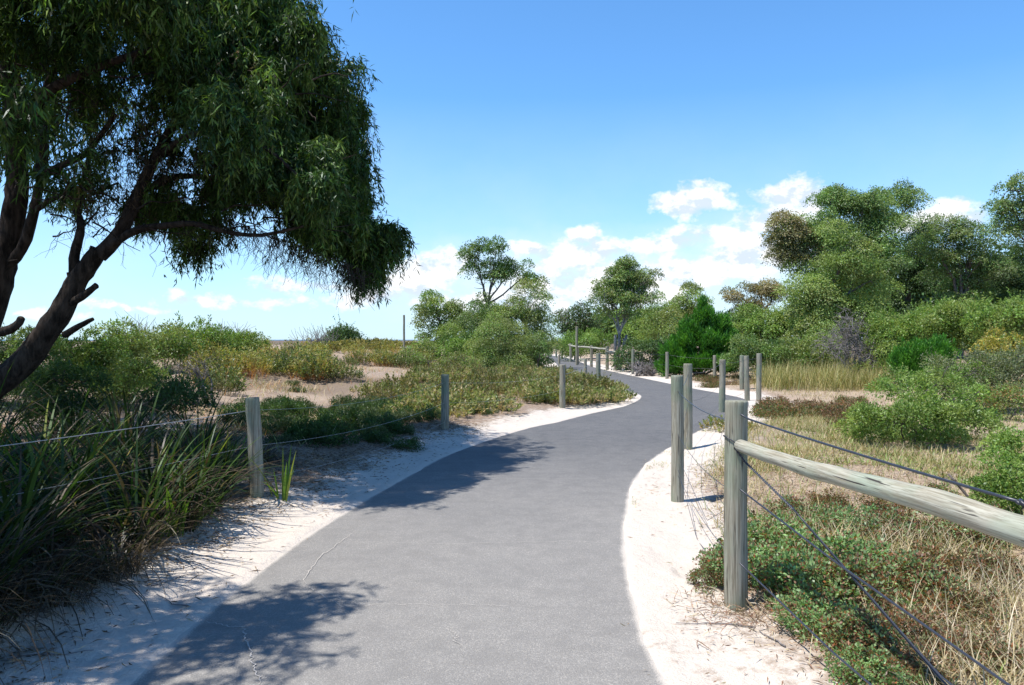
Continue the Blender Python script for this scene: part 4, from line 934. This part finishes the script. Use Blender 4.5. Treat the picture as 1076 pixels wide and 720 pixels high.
def dead_bush(label, d, u, blobs, n, group=None):
    bx = gx(u, d); org = np.array([bx, d, gh(bx, d)]); root = thing('dead_bush', label, 'bush', tuple(org), group)
    g = Geo(); W = [pxb(b[0], b[1], b[2], b[3], d) for b in blobs]
    main = []
    for _ in range(16):
        w_ = W[int(rng.integers(len(W)))]; T_ = ell_pts(w_, 1, .5)[0]; p = wiggle(org + [rng.uniform(-.4, .4), 0, 0], T_, 9, .12, .1); main.append(p)
        g.tube(p, np.linspace(.045, .010, 9) * d / 26, (1, 1, 1), 5, cap=False)
    for _ in range(n):
        w_ = W[int(rng.integers(len(W)))]; a = ell_pts(w_, 1, .0)[0]; q = a + unit(1)[0] * np.array([.5, .4, .45]) * rng.uniform(.4, 1.3) * min(1, d / 26)
        g.tube(wiggle(a, q, 5, .16), np.linspace(.011, .004, 5) * d / 26, (1, 1, 1), 3, cap=False)
    g.build('branch', DEADW, root, org)
    l = Geo(); crown(l, W, 5, (.07, .02), .25, [(.12, .11, .09), (.09, .09, .06)], [1, 1], per_clump=22); l.build('foliage', DRY, root, org)
dead_bush('grey dead bush of tangled bare branches behind the dry grass', 26.5, 905, [(905, 375, 26, 22), (925, 368, 16, 22), (880, 362, 22, 16), (893, 345, 18, 22)], 620)
dead_bush('small tangle of bare grey twigs under the dark bush by the wire fence', 34, 678, [(680, 386, 20, 8)], 130)
dead_bush('bare spindly dead shrub on the sandy dune crest at the left', 15, 205, [(203, 388, 16, 12)], 60)

# ---------------------------------------------------------------- low plants
SPT = [(.23, .27, .09), (.17, .23, .07), (.30, .31, .13), (.30, .24, .12)]; SPL = [(.30, .17, .11), (.26, .18, .12), (.36, .25, .17), (.21, .14, .11)]
def variants(name, label, cat, kinds):
    out = []
    for kw in kinds:
        g = Geo(); g_fn = kw.pop('fn'); g_fn(g, **kw)
        root = thing(name, label, cat, (0, 0, -50)); g.build('foliage', LEAF, root, (0, 0, 0)); out.append([root, False])
    return out
def put(var, x, y, z, s, label, group, zs=None):
    rz = rng.uniform(0, 6.28); v = var[int(rng.integers(len(var)))]
    sc3 = (s * rng.uniform(.9, 1.1), s * rng.uniform(.9, 1.1), s * (zs or rng.uniform(.85, 1.15)))
    if not v[1]:
        r = v[0]; v[1] = True; r.location = (x, y, z); r.rotation_euler = (0, 0, rz); r.scale = sc3; r['label'] = label; r['group'] = group; return r
    return dup(v[0], (x, y, z), rz, sc3, label, group)
def spurge(g, H=.34, R0=.42, n=70, k=12, leaf=(.06, .026), top=SPT + [(.36, .30, .16)], low=SPL, tipcol=None, leaf_from=.3, spread=.5):
    stems_clump(g, np.zeros((1, 3)), R0, H, n, leaf, k, top, low, spread, leaf_from, tipcol=tipcol)
def area(n, boxes):
    """n places on the ground inside areas measured on the photo (u0,v0,u1,v1,weight)"""
    w = np.array([b[4] for b in boxes], float); w /= w.sum(); out = []; tries = 0
    while len(out) < n and tries < n * 6:
        tries += 1
        b = boxes[rng.choice(len(boxes), p=w)]
        u = rng.uniform(b[0], b[2]); v = rng.uniform(b[1], b[3]); x, y, z = hit(u, v)
        d, _ = path_d(np.array([x]), np.array([y]))
        if d[0] > .45 and y < 100: out.append((x, y, z))
    return out
GD = 'low green scrub clumps on the sandy dunes left of the path'
sp = variants('dune_scrub', 'x', 'scrub', [dict(fn=spurge), dict(fn=spurge, H=.28, R0=.5, n=85, k=11), dict(fn=spurge, H=.42, R0=.35, n=60, k=14, top=[(.12, .15, .045), (.16, .15, .06)]), dict(fn=spurge, H=.25, R0=.36, n=60, top=[(.085, .13, .04), (.12, .16, .055)], low=[(.12, .11, .06)])])
for x, y, z in area(190, [(545, 398, 655, 424, 3.2), (430, 392, 600, 404, 3.2), (480, 404, 560, 418, 1.6), (385, 412, 500, 424, .8), (430, 424, 520, 438, .9), (600, 402, 648, 414, .6)]):
    put(sp, x, y, z, rng.uniform(.8, 1.3), 'low green scrub clump with reddish stems in the drift beside the left path edge', 'low scrub clumps in the drift beside the path')
spo = variants('dune_herb', 'x', 'scrub', [dict(fn=spurge, top=[(.20, .28, .08), (.26, .30, .10)], H=.9, R0=.36, leaf=(.07, .03), leaf_from=.5, n=60, k=13, low=[(.60, .21, .07), (.50, .18, .08)], tipcol=[(.36, .30, .10)]), dict(fn=spurge, H=.6, R0=.5, n=70, k=10, leaf=(.065, .028), leaf_from=.55, low=[(.58, .24, .09), (.48, .30, .16)]), dict(fn=spurge, H=.62, R0=.42, n=80, k=14, leaf=(.07, .03), low=[(.14, .12, .07), (.2, .13, .08)], top=[(.10, .15, .05), (.13, .16, .06)])])
for x, y, z in area(120, [(200, 368, 345, 392, 3.0), (215, 386, 320, 399, 1.6), (130, 360, 260, 376, 1.4), (300, 385, 370, 402, .7), (355, 368, 420, 388, 1.0), (400, 378, 450, 388, .7), (190, 396, 245, 420, .5)]):
    put(spo, x, y, z, rng.uniform(.7, 1.2), 'upright dune herb clump with orange lower stems on the open dune at left', 'orange-stemmed herb clumps on the open dune')
spy = variants('flowering_herb', 'x', 'scrub', [dict(fn=spurge, H=.5, R0=.8, n=90, k=13, leaf=(.12, .06), top=[(.24, .21, .07), (.18, .18, .06), (.14, .15, .05)], low=[(.22, .15, .07)], tipcol=[(.34, .27, .08)])])
for x, y, z in area(38, [(290, 356, 420, 362, 3), (260, 352, 330, 360, 1.5), (330, 362, 450, 370, 1)]):
    put(spy, x, y, z, rng.uniform(.8, 1.4), 'yellowish flowering dune herb on the far dune crest', 'yellowish herbs on the far dune crest')

# low dark-leaved shrubs behind the leaning post, in the tree shade
def mound(g, R0=.5, H=.35, n=45, pc=60, leaf=(.045, .022), cols=GREENS['fresh'], tips=None, clump=.11, dead=0.0):
    u = unit(n); u[:, 2] = np.abs(u[:, 2]); 
    C = u * np.array([R0, R0, H]) * (.45 + .55 * rng.random((n, 1)))
    k = rng.poisson(pc, n); idx = np.repeat(np.arange(n), k); m = len(idx)
    v = unit(m); P = C[idx] + v * rng.random((m, 1)) ** .5 * clump * np.array([1, 1, .75]); P[:, 2] = np.maximum(P[:, 2], .01)
    cc = pick(cols, [1]*len(cols), n) * (1 + .2 * rng.normal(size=(n, 1)))
    col = cc[idx] * (1 + .18 * rng.normal(size=(m, 1)))
    q = rng.random(m) < dead; col[q] = pick([(.22, .10, .055), (.30, .18, .12), (.15, .075, .045), (.36, .13, .05)], [3, 3, 2, .7], q.sum())
    if tips is not None:
        q = (rng.random(m) < .25) & (v[:, 2] > .2) & ~q; col[q] = pick(tips, [1]*len(tips), q.sum())
    g.leaves(P, v + np.array([0, 0, .35]) + unit(m) * .5, leaf[0] * np.exp(rng.normal(size=m) * .25), leaf[1], np.clip(col, .004, 1), cup=.1)
    # stems
    for j in range(0, n, 3):
        g.tube(wiggle((rng.normal() * .05, rng.normal() * .05, 0), C[j], 5, .08), np.linspace(.006, .003, 5), (.16, .10, .07), 3, cap=False)
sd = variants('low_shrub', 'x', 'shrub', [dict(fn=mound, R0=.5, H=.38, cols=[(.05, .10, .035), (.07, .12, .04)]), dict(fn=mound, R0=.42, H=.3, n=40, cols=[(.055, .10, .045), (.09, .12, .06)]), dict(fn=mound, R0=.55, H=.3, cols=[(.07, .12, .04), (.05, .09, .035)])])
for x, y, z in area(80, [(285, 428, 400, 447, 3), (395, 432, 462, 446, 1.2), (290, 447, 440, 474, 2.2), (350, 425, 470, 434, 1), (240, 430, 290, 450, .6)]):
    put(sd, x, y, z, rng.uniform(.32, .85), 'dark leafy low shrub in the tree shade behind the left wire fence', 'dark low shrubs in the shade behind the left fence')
for x, y, z in area(26, [(385, 412, 470, 424, 1), (300, 405, 345, 412, .3), (470, 424, 530, 440, 1), (560, 405, 640, 425, 1)]):
    put(sd, x, y, z, rng.uniform(.35, .6), 'small bright green mound on sunlit sand left of the path', 'small green mounds on the sunlit sand at left')

# rounded green bushes on the skyline at the left
for (u, v, ru, rv, d, pal, lb) in ((205, 352, 34, 13, 24, 'fresh', 'broad green bush on the left skyline, highest of the dune bushes'), (250, 358, 24, 11, 25, 'fresh', 'green reedy bush right of the broad skyline bush'), (170, 358, 34, 12, 22, 'olive', 'yellow green flat bush on the left skyline'), (120, 362, 40, 15, 18, 'olive', 'olive bush between the leaning trunk and the skyline bushes'),
                               (90, 372, 44, 24, 14, 'fresh', 'leafy green bush right behind the leaning trunk'), (30, 372, 40, 26, 13, 'euc', 'blue green bush left of the leaning trunk'), (140, 392, 40, 20, 13.5, 'olive', 'olive green bush at the edge of the tree shade'), (60, 405, 40, 24, 11, 'dark', 'shaded bush low behind the leaning trunk'),
                               (361, 353, 11, 5, 60, 'dark', 'single dark green bush far away on the dune crest'), (-40, 380, 50, 30, 13, 'dark', 'dark bush at the left border behind the trunk'), (185, 415, 30, 14, 10.5, 'dark', 'dark low bush at the tip of the tree shadow')):
    k = d / 20
    sh(lb, d, u, [(u - ru*.45, v + 3, ru*.6, rv), (u + ru*.45, v + 4, ru*.6, rv*.85), (u, v, ru*.6, rv), (u, v + rv, ru, rv*.9)], pal, (.09*max(.6, k), .028*max(.6, k)), .26*max(.6, k), 24/max(.5, k)**1.6, 90, tips=[(.16, .19, .06)] if pal != 'dark' else None, name='bush', group='bushes on the dunes at the left')
for (u, v, d, lb) in ((142, 342, 23, 'wispy grey twiggy shrub on the left skyline'), (237, 346, 26, 'thin bare-twigged shrub at the right end of the skyline bushes'), (335, 350, 55, 'tiny grey bare shrub on the far dune crest')):
    bx = gx(u, d); z = gh(bx, d); org = np.array([bx, d, z]); root = thing('twiggy_shrub', lb, 'shrub', tuple(org)); g = Geo(); s_ = d / 24
    for _ in range(70):
        a = np.array([bx + rng.normal() * .28 * s_, d, gz(v + 10, d) + rng.normal()*.1]); g.tube(wiggle(a, a + np.array([rng.normal() * .28, rng.normal() * .2, rng.uniform(.2, .55)]) * s_, 4, .1), np.linspace(.008, .004, 4) * s_, (.2, .18, .16), 3, cap=False)
    g.tube(wiggle(org, (bx, d, gz(v + 8, d)), 5, .05), .02, (.2, .2, .2), 5); g.build('branch', DEADW, root, org)

# strap-leaved tussocks in the near left shade
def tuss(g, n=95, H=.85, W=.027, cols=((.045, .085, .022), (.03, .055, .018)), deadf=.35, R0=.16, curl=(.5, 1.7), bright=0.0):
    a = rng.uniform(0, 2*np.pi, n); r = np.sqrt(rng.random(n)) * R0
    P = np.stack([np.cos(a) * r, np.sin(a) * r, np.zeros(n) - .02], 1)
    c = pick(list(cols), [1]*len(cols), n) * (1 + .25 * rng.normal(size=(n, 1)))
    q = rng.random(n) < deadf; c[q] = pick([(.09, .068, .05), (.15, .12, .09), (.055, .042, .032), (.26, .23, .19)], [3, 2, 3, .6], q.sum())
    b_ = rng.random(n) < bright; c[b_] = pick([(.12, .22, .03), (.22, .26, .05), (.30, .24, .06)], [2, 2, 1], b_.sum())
    L_ = H * rng.uniform(.5, 1.15, n); cu = rng.uniform(*curl, n); cu[q] += .5
    g.blades(P, a + rng.normal(size=n) * .5, rng.uniform(.05, .65, n), L_, W * rng.uniform(.6, 1.2, n), cu, np.clip(c, .01, 1), 6)
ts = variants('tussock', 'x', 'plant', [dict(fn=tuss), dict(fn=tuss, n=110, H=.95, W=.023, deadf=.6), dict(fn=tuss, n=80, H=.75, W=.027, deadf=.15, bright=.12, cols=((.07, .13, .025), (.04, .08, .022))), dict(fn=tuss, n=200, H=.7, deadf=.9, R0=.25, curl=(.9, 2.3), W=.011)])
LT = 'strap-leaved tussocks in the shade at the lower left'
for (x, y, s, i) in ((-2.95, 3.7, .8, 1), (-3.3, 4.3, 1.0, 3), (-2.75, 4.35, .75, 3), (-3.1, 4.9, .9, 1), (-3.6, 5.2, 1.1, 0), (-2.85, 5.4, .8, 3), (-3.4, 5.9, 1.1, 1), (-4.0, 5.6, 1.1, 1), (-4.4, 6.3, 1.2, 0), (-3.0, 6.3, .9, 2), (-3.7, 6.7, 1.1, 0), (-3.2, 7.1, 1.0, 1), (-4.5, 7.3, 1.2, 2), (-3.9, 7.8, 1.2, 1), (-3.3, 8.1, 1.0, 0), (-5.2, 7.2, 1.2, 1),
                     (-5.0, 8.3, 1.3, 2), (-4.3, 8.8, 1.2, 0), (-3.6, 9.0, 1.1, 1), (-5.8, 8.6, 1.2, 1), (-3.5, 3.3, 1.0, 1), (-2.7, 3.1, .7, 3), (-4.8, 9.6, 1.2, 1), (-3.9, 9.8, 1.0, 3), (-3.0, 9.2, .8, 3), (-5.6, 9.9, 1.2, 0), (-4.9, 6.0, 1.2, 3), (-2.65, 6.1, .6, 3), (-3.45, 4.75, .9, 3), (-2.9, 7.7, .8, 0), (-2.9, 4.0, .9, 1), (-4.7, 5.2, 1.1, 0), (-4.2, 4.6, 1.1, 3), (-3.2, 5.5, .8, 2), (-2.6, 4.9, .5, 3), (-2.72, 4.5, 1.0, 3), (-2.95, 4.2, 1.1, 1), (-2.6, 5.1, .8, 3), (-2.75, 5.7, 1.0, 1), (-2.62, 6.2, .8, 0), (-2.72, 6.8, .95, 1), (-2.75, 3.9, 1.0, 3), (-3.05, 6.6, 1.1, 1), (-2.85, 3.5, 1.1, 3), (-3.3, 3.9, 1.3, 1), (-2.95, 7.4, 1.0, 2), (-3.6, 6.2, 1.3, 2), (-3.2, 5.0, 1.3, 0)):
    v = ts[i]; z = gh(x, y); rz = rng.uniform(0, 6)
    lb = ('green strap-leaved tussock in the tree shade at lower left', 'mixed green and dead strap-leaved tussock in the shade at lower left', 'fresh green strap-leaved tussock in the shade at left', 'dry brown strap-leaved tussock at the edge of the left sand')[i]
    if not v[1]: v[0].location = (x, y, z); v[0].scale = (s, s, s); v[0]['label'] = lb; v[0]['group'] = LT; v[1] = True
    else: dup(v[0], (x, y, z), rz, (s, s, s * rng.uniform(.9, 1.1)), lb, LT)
for (x, y, H, n, lb) in ((gx(182, 6.0), 6.0, .62, 26, 'bright green strap-leaved tuft in front of the leaning post, at the sand edge'), (-2.20, 7.50, .58, 12, 'small yellow green strap-leaved tuft at the foot of the leaning post'), (gx(20, 6.3), 6.3, .9, 22, 'bright green arching strap-leaved tuft at the left border'), (gx(110, 6.6), 6.6, .7, 16, 'sparse yellow green tuft under the wire at left'), (gx(240, 8.6), 8.6, .6, 14, 'narrow green tuft left of the leaning post behind the wire')):
    g = Geo(); tuss(g, n=n, H=H, W=.026, deadf=.12, R0=.09, curl=(.2, .9), bright=.6, cols=((.09, .17, .03), (.12, .20, .04)))
    z = gh(x, y); root = thing('leaf_tuft', lb, 'plant', (x, y, z), 'bright strap-leaved tufts at the left'); g.build('foliage', LEAF, root, (0, 0, 0))

# creeping geranium-like plants at the front right
GC = 'creeping green plants with dead red leaves at the front right'
gc = variants('creeping_plant', 'x', 'plant', [dict(fn=mound, R0=.42, H=.34, n=62, pc=80, leaf=(.026, .021), clump=.07, cols=[(.18, .31, .12), (.22, .35, .15)], tips=[(.22, .31, .15)], dead=.26), dict(fn=mound, R0=.38, H=.28, n=50, pc=75, leaf=(.026, .019), clump=.07, cols=[(.19, .29, .13), (.24, .33, .16)], tips=[(.24, .30, .16)], dead=.5), dict(fn=mound, R0=.34, H=.2, n=50, pc=70, leaf=(.026, .013), clump=.075, cols=[(.20, .22, .11), (.14, .19, .09)], dead=.6)])
for (u, v, s, i) in ((800, 600, .9, 0), (830, 570, 1.0, 0), (760, 588, .6, 1), (745, 605, .45, 1), (850, 620, .95, 0), (880, 590, 1.0, 0), (905, 630, 1.0, 1), (920, 600, .95, 0), (870, 655, .7, 0), (940, 560, .9, 1), (960, 620, .9, 1), (900, 675, .7, 1), (950, 665, .8, 2), (985, 590, .9, 2), (830, 540, .8, 1), (880, 550, .9, 0), (920, 710, .55, 0), (960, 705, .6, 2), (1010, 640, .9, 2), (1000, 560, .9, 1), (1040, 600, .9, 2), (1035, 690, .7, 2), (930, 530, .8, 2), (985, 525, .8, 1), (1050, 560, .9, 1), (870, 522, .7, 2)):
    x, y, z = hit(u, v + 12); r = gc[i]; s *= .95
    lb = ('dense green creeping plant spreading under the pole rail', 'green creeping plant with red-brown dead leaves by the pole rail fence', 'half-dead brownish creeping plant in the straw under the pole rail')[i]
    if not r[1]: r[0].location = (x, y, z); r[0].scale = (s, s, s); r[0]['label'] = lb; r[0]['group'] = GC; r[1] = True
    else: dup(r[0], (x, y, z), rng.uniform(0, 6), (s, s, s * 1.0), lb, GC)
# reddish low plants in the middle distance on the right
rd = variants('low_shrub', 'x', 'shrub', [dict(fn=mound, R0=.5, H=.22, n=45, pc=50, leaf=(.04, .018), cols=[(.12, .15, .06), (.10, .14, .05)], dead=.4), dict(fn=mound, R0=.5, H=.2, n=40, pc=50, leaf=(.04, .018), cols=[(.17, .17, .08), (.13, .10, .06)], dead=.55)])
for x, y, z in area(34, [(800, 425, 900, 442, 2.5), (705, 398, 790, 408, 1), (760, 428, 800, 445, .4), (880, 440, 930, 455, .5), (665, 396, 700, 400, .4)]):
    put(rd, x, y, z, rng.uniform(.6, 1.1), 'reddish green low mat plant on the sand right of the bend', 'reddish low plants right of the bend')
x, y, z = hit(765, 452); o = put(sp, x, y, z, .9, 'olive green clump where the right path edge meets the foot of a round post', 'low scrub clumps in the drift beside the path')

# ---------------------------------------------------------------- stuff: dry grass, straw, litter
def grass_stuff(name, label, cat, P, H, W, cols, w, lean=(.1, .7), curl=(.3, 1.2), segs=3, mat=DRY):
    P = np.array(P); n = len(P); g = Geo(); H = H * (.45 + 1.1 * fbm(P[:, 0] * 1.6, P[:, 1] * 1.6, 2, 301))
    c = pick(cols, w, n) * (1 + .2 * rng.normal(size=(n, 1)))
    g.blades(P, rng.uniform(0, 6.28, n), rng.uniform(*lean, n), H * rng.uniform(.5, 1.3, n), W * rng.uniform(.6, 1.3, n), rng.uniform(*curl, n), np.clip(c, .01, 1), segs)
    o = g.build(name, mat, None, (0, 0, 0)); o['kind'] = 'stuff'; o['label'] = label; o['category'] = cat
def scatter(n, x0, x1, y0, y1, f):
    x = rng.uniform(x0, x1, n); y = rng.uniform(y0, y1, n); z, d, left = ground_h(x, y, True)
    keep = rng.random(n) < f(x, y, d, left); return np.stack([x, y, z], 1)[keep]
STRAW = [(.42, .34, .20), (.34, .27, .16), (.50, .43, .30), (.24, .17, .10)]
def cl(x, y, s): return sstep(.42, .62, fbm(x * s, y * s, 3, 91))
P1 = scatter(150000, 1.0, 9, 2.2, 17, lambda x, y, d, l: (~l) * sstep(.55, 1.1, d + .25 * (fbm(x*2, y*2, 2, 5) - .5)) * (.25 + .75 * cl(x, y, 1.1)) * .8)
grass_stuff('dry_grass', 'short dry straw grass covering the ground right of the cable fence', 'grass', P1, .18, .0075, STRAW + [(.20, .25, .09), (.26, .28, .12)], [4, 3, 2, 1, 3.5, 3], lean=(.2, 1.1), segs=2)
P6 = scatter(90000, 1.5, 12, 3, 18, lambda x, y, d, l: (~l) * sstep(.8, 1.6, d) * sstep(.52, .66, fbm(x * .8, y * .8, 3, 191)) * .8)
grass_stuff('ground_herbs', 'low olive green weeds in patches among the dry grass at right', 'weeds', P6, .10, .018, [(.17, .24, .08), (.22, .26, .10), (.26, .19, .11)], [3, 3, 1.5], lean=(.3, 1.3), segs=2)
P2 = scatter(12000, 1.3, 3.4, 2.0, 6.5, lambda x, y, d, l: (~l) * sstep(.9, 1.4, d) * sstep(1.3, 2.3, x + .2) * .9)
grass_stuff('dry_grass', 'tangled long pale straw stalks at the lower right', 'grass', P2, .26, .0045, STRAW + [(.52, .45, .36)], [3, 2, 4, 1, 3], lean=(.2, 1.2), curl=(.0, 1.1))
pts = np.array(area(900, [(800, 395, 935, 412, 4), (860, 388, 930, 398, 2), (800, 386, 860, 396, 1.5)]))
pts = np.repeat(pts, 16, 0) + rng.normal(size=(len(pts) * 16, 3)) * np.array([.18, .18, 0])
grass_stuff('tall_grass', 'tall golden dry grass stand in front of the dead grey bush', 'grass', pts, .72, .012, [(.34, .29, .13), (.28, .27, .11), (.42, .36, .18), (.18, .22, .07)], [3, 3, 2, 2], lean=(.0, .6), curl=(.1, .9))
P4_ = scatter(60000, 5.5, 18, 15, 36, lambda x, y, d, l: (~l) * sstep(.9, 1.8, d) * (.35 + .65 * cl(x, y, .6)) * .6)
grass_stuff('dry_grass', 'sparse dry grass on the sand right of the bend', 'grass', P4_, .16, .010, STRAW + [(.17, .20, .08)], [4, 4, 2, 2, 2], lean=(.2, 1.0), segs=2)
P5 = scatter(190000, -16, 3, 8, 45, lambda x, y, d, l: l * sstep(1.0, 1.9, d) * (.08 + .92 * cl(x, y, .5)) * .5)
grass_stuff('dry_grass', 'patchy dry grass and herbs on the dunes left of the path', 'grass', P5, .25, .013, [(.42, .32, .20), (.30, .26, .13), (.20, .24, .09), (.48, .39, .27), (.40, .20, .10)], [4, 2, 2, 3, 2.2], lean=(.2, 1.1), segs=2)
# dry dead leaves and twigs lying about
def litter(name, label, P, L_, W_, cols, w, up=.12):
    P = np.array(P); n = len(P); P[:, 2] += rng.uniform(.002, .02, n); D = unit(n) * np.array([1, 1, up]); g = Geo()
    # lay them nearly flat
    g.leaves(P, D, L_ * np.exp(rng.normal(size=n) * .5), W_, np.clip(pick(cols, w, n) * (1 + .2*rng.normal(size=(n, 1))), .01, 1), cup=.1)
    o = g.build(name, DRY, None, (0, 0, 0)); o['kind'] = 'stuff'; o['label'] = label; o['category'] = 'litter'
LC = [(.20, .13, .09), (.12, .08, .06), (.34, .26, .19), (.40, .33, .27)]
Q1 = scatter(60000, -5, -.4, 2.4, 14, lambda x, y, d, l: l * (sstep(.3, .85, d + .5*(fbm(x*1.7, y*1.7, 2, 5) - .5)) * .9 + .06) * (d > .04))
litter('leaf_litter', 'dead brown leaves and twigs on the shaded sand at the left', Q1, .05, .0085, LC, [3, 3, 2, 1])
Q2 = scatter(34000, .9, 4.5, 2.2, 10, lambda x, y, d, l: (~l) * (sstep(.5, 1.0, d + .35*(fbm(x*1.7, y*1.7, 2, 15) - .5)) * .7 + .012 + .05 * sstep(.5, .7, fbm(x*.9, y*.9, 3, 401))) * (d > .05))
litter('leaf_litter', 'dead leaves and straw bits on the white sand round the cable fence', Q2, .04, .007, [(.26, .15, .11), (.36, .26, .20), (.16, .10, .08), (.44, .38, .28)], [3, 3, 2, 2])
P7 = scatter(14000, .4, 4.5, 6, 15, lambda x, y, d, l: (~l) * (d > .02) * sstep(.6, .1, d) * sstep(.5, .62, fbm(x * 1.7, y * 1.7, 2, 71)))
grass_stuff('edge_grass', 'thin yellow green grass creeping over the sand at the right path edge', 'grass', P7, .07, .006, [(.26, .30, .11), (.40, .34, .18)], [1, 1], lean=(.3, 1.3), segs=2)
Q4 = scatter(9000, .95, 2.1, 3.4, 5.3, lambda x, y, d, l: np.exp(-((x - 1.42) ** 2 + (y - 4.5) ** 2) / .10) * (d > .1))
litter('leaf_litter', 'dead leaves and stalks gathered round the foot of the rail post', Q4, .06, .006, [(.30, .18, .13), (.40, .30, .22), (.18, .11, .08), (.48, .40, .30)], [3, 3, 2, 2], up=.5)
Q3 = scatter(5000, -2, 2, 2.6, 16, lambda x, y, d, l: (d < -.05) * (.06 + .5 * sstep(-.5, -.1, d)))
litter('leaf_litter', 'few scattered dry leaves lying on the asphalt path', np.array(Q3) + [0, 0, .008], .03, .006, LC, [2, 1, 3, 3])
# fallen sticks
for (x, y, L_, a, lb) in ((-2.35, 3.85, .5, .4, 'thin fallen stick on the shaded sand at the lower left'), (-2.2, 5.1, .35, 1.0, 'thin fallen stick on sunlit sand near the dry tussocks'), (-2.05, 4.7, .3, 2.6, 'short crooked twig on the sand beside the path edge at left'), (1.12, 4.3, .42, 2.9, 'thin dry twig on white sand left of the rail post'), (1.35, 4.05, .3, 1.7, 'dry stalk on the white sand in front of the rail post')):
    z = gh(x, y) + .012; g = Geo(); p = wiggle((-L_/2, 0, 0), (L_/2, 0, .01), 9, .05); p = p @ np.array([[math.cos(a), math.sin(a), 0], [-math.sin(a), math.cos(a), 0], [0, 0, 1]])
    p[:, 2] = np.array([gh(x + q[0], y + q[1]) for q in p]) - z + .008
    g.tube(p, np.linspace(.005, .002, 9), (1, 1, 1), 5); o = g.build('stick', DEADW, None, (0, 0, 0)); o.location = (x, y, z); tag(o, lb, 'stick')
for r in [v for v in sp + spo + spy + sd + ts + gc + rd if not v[1]]:
    for ch in list(r[0].children): bpy.data.objects.remove(ch)
    bpy.data.objects.remove(r[0])
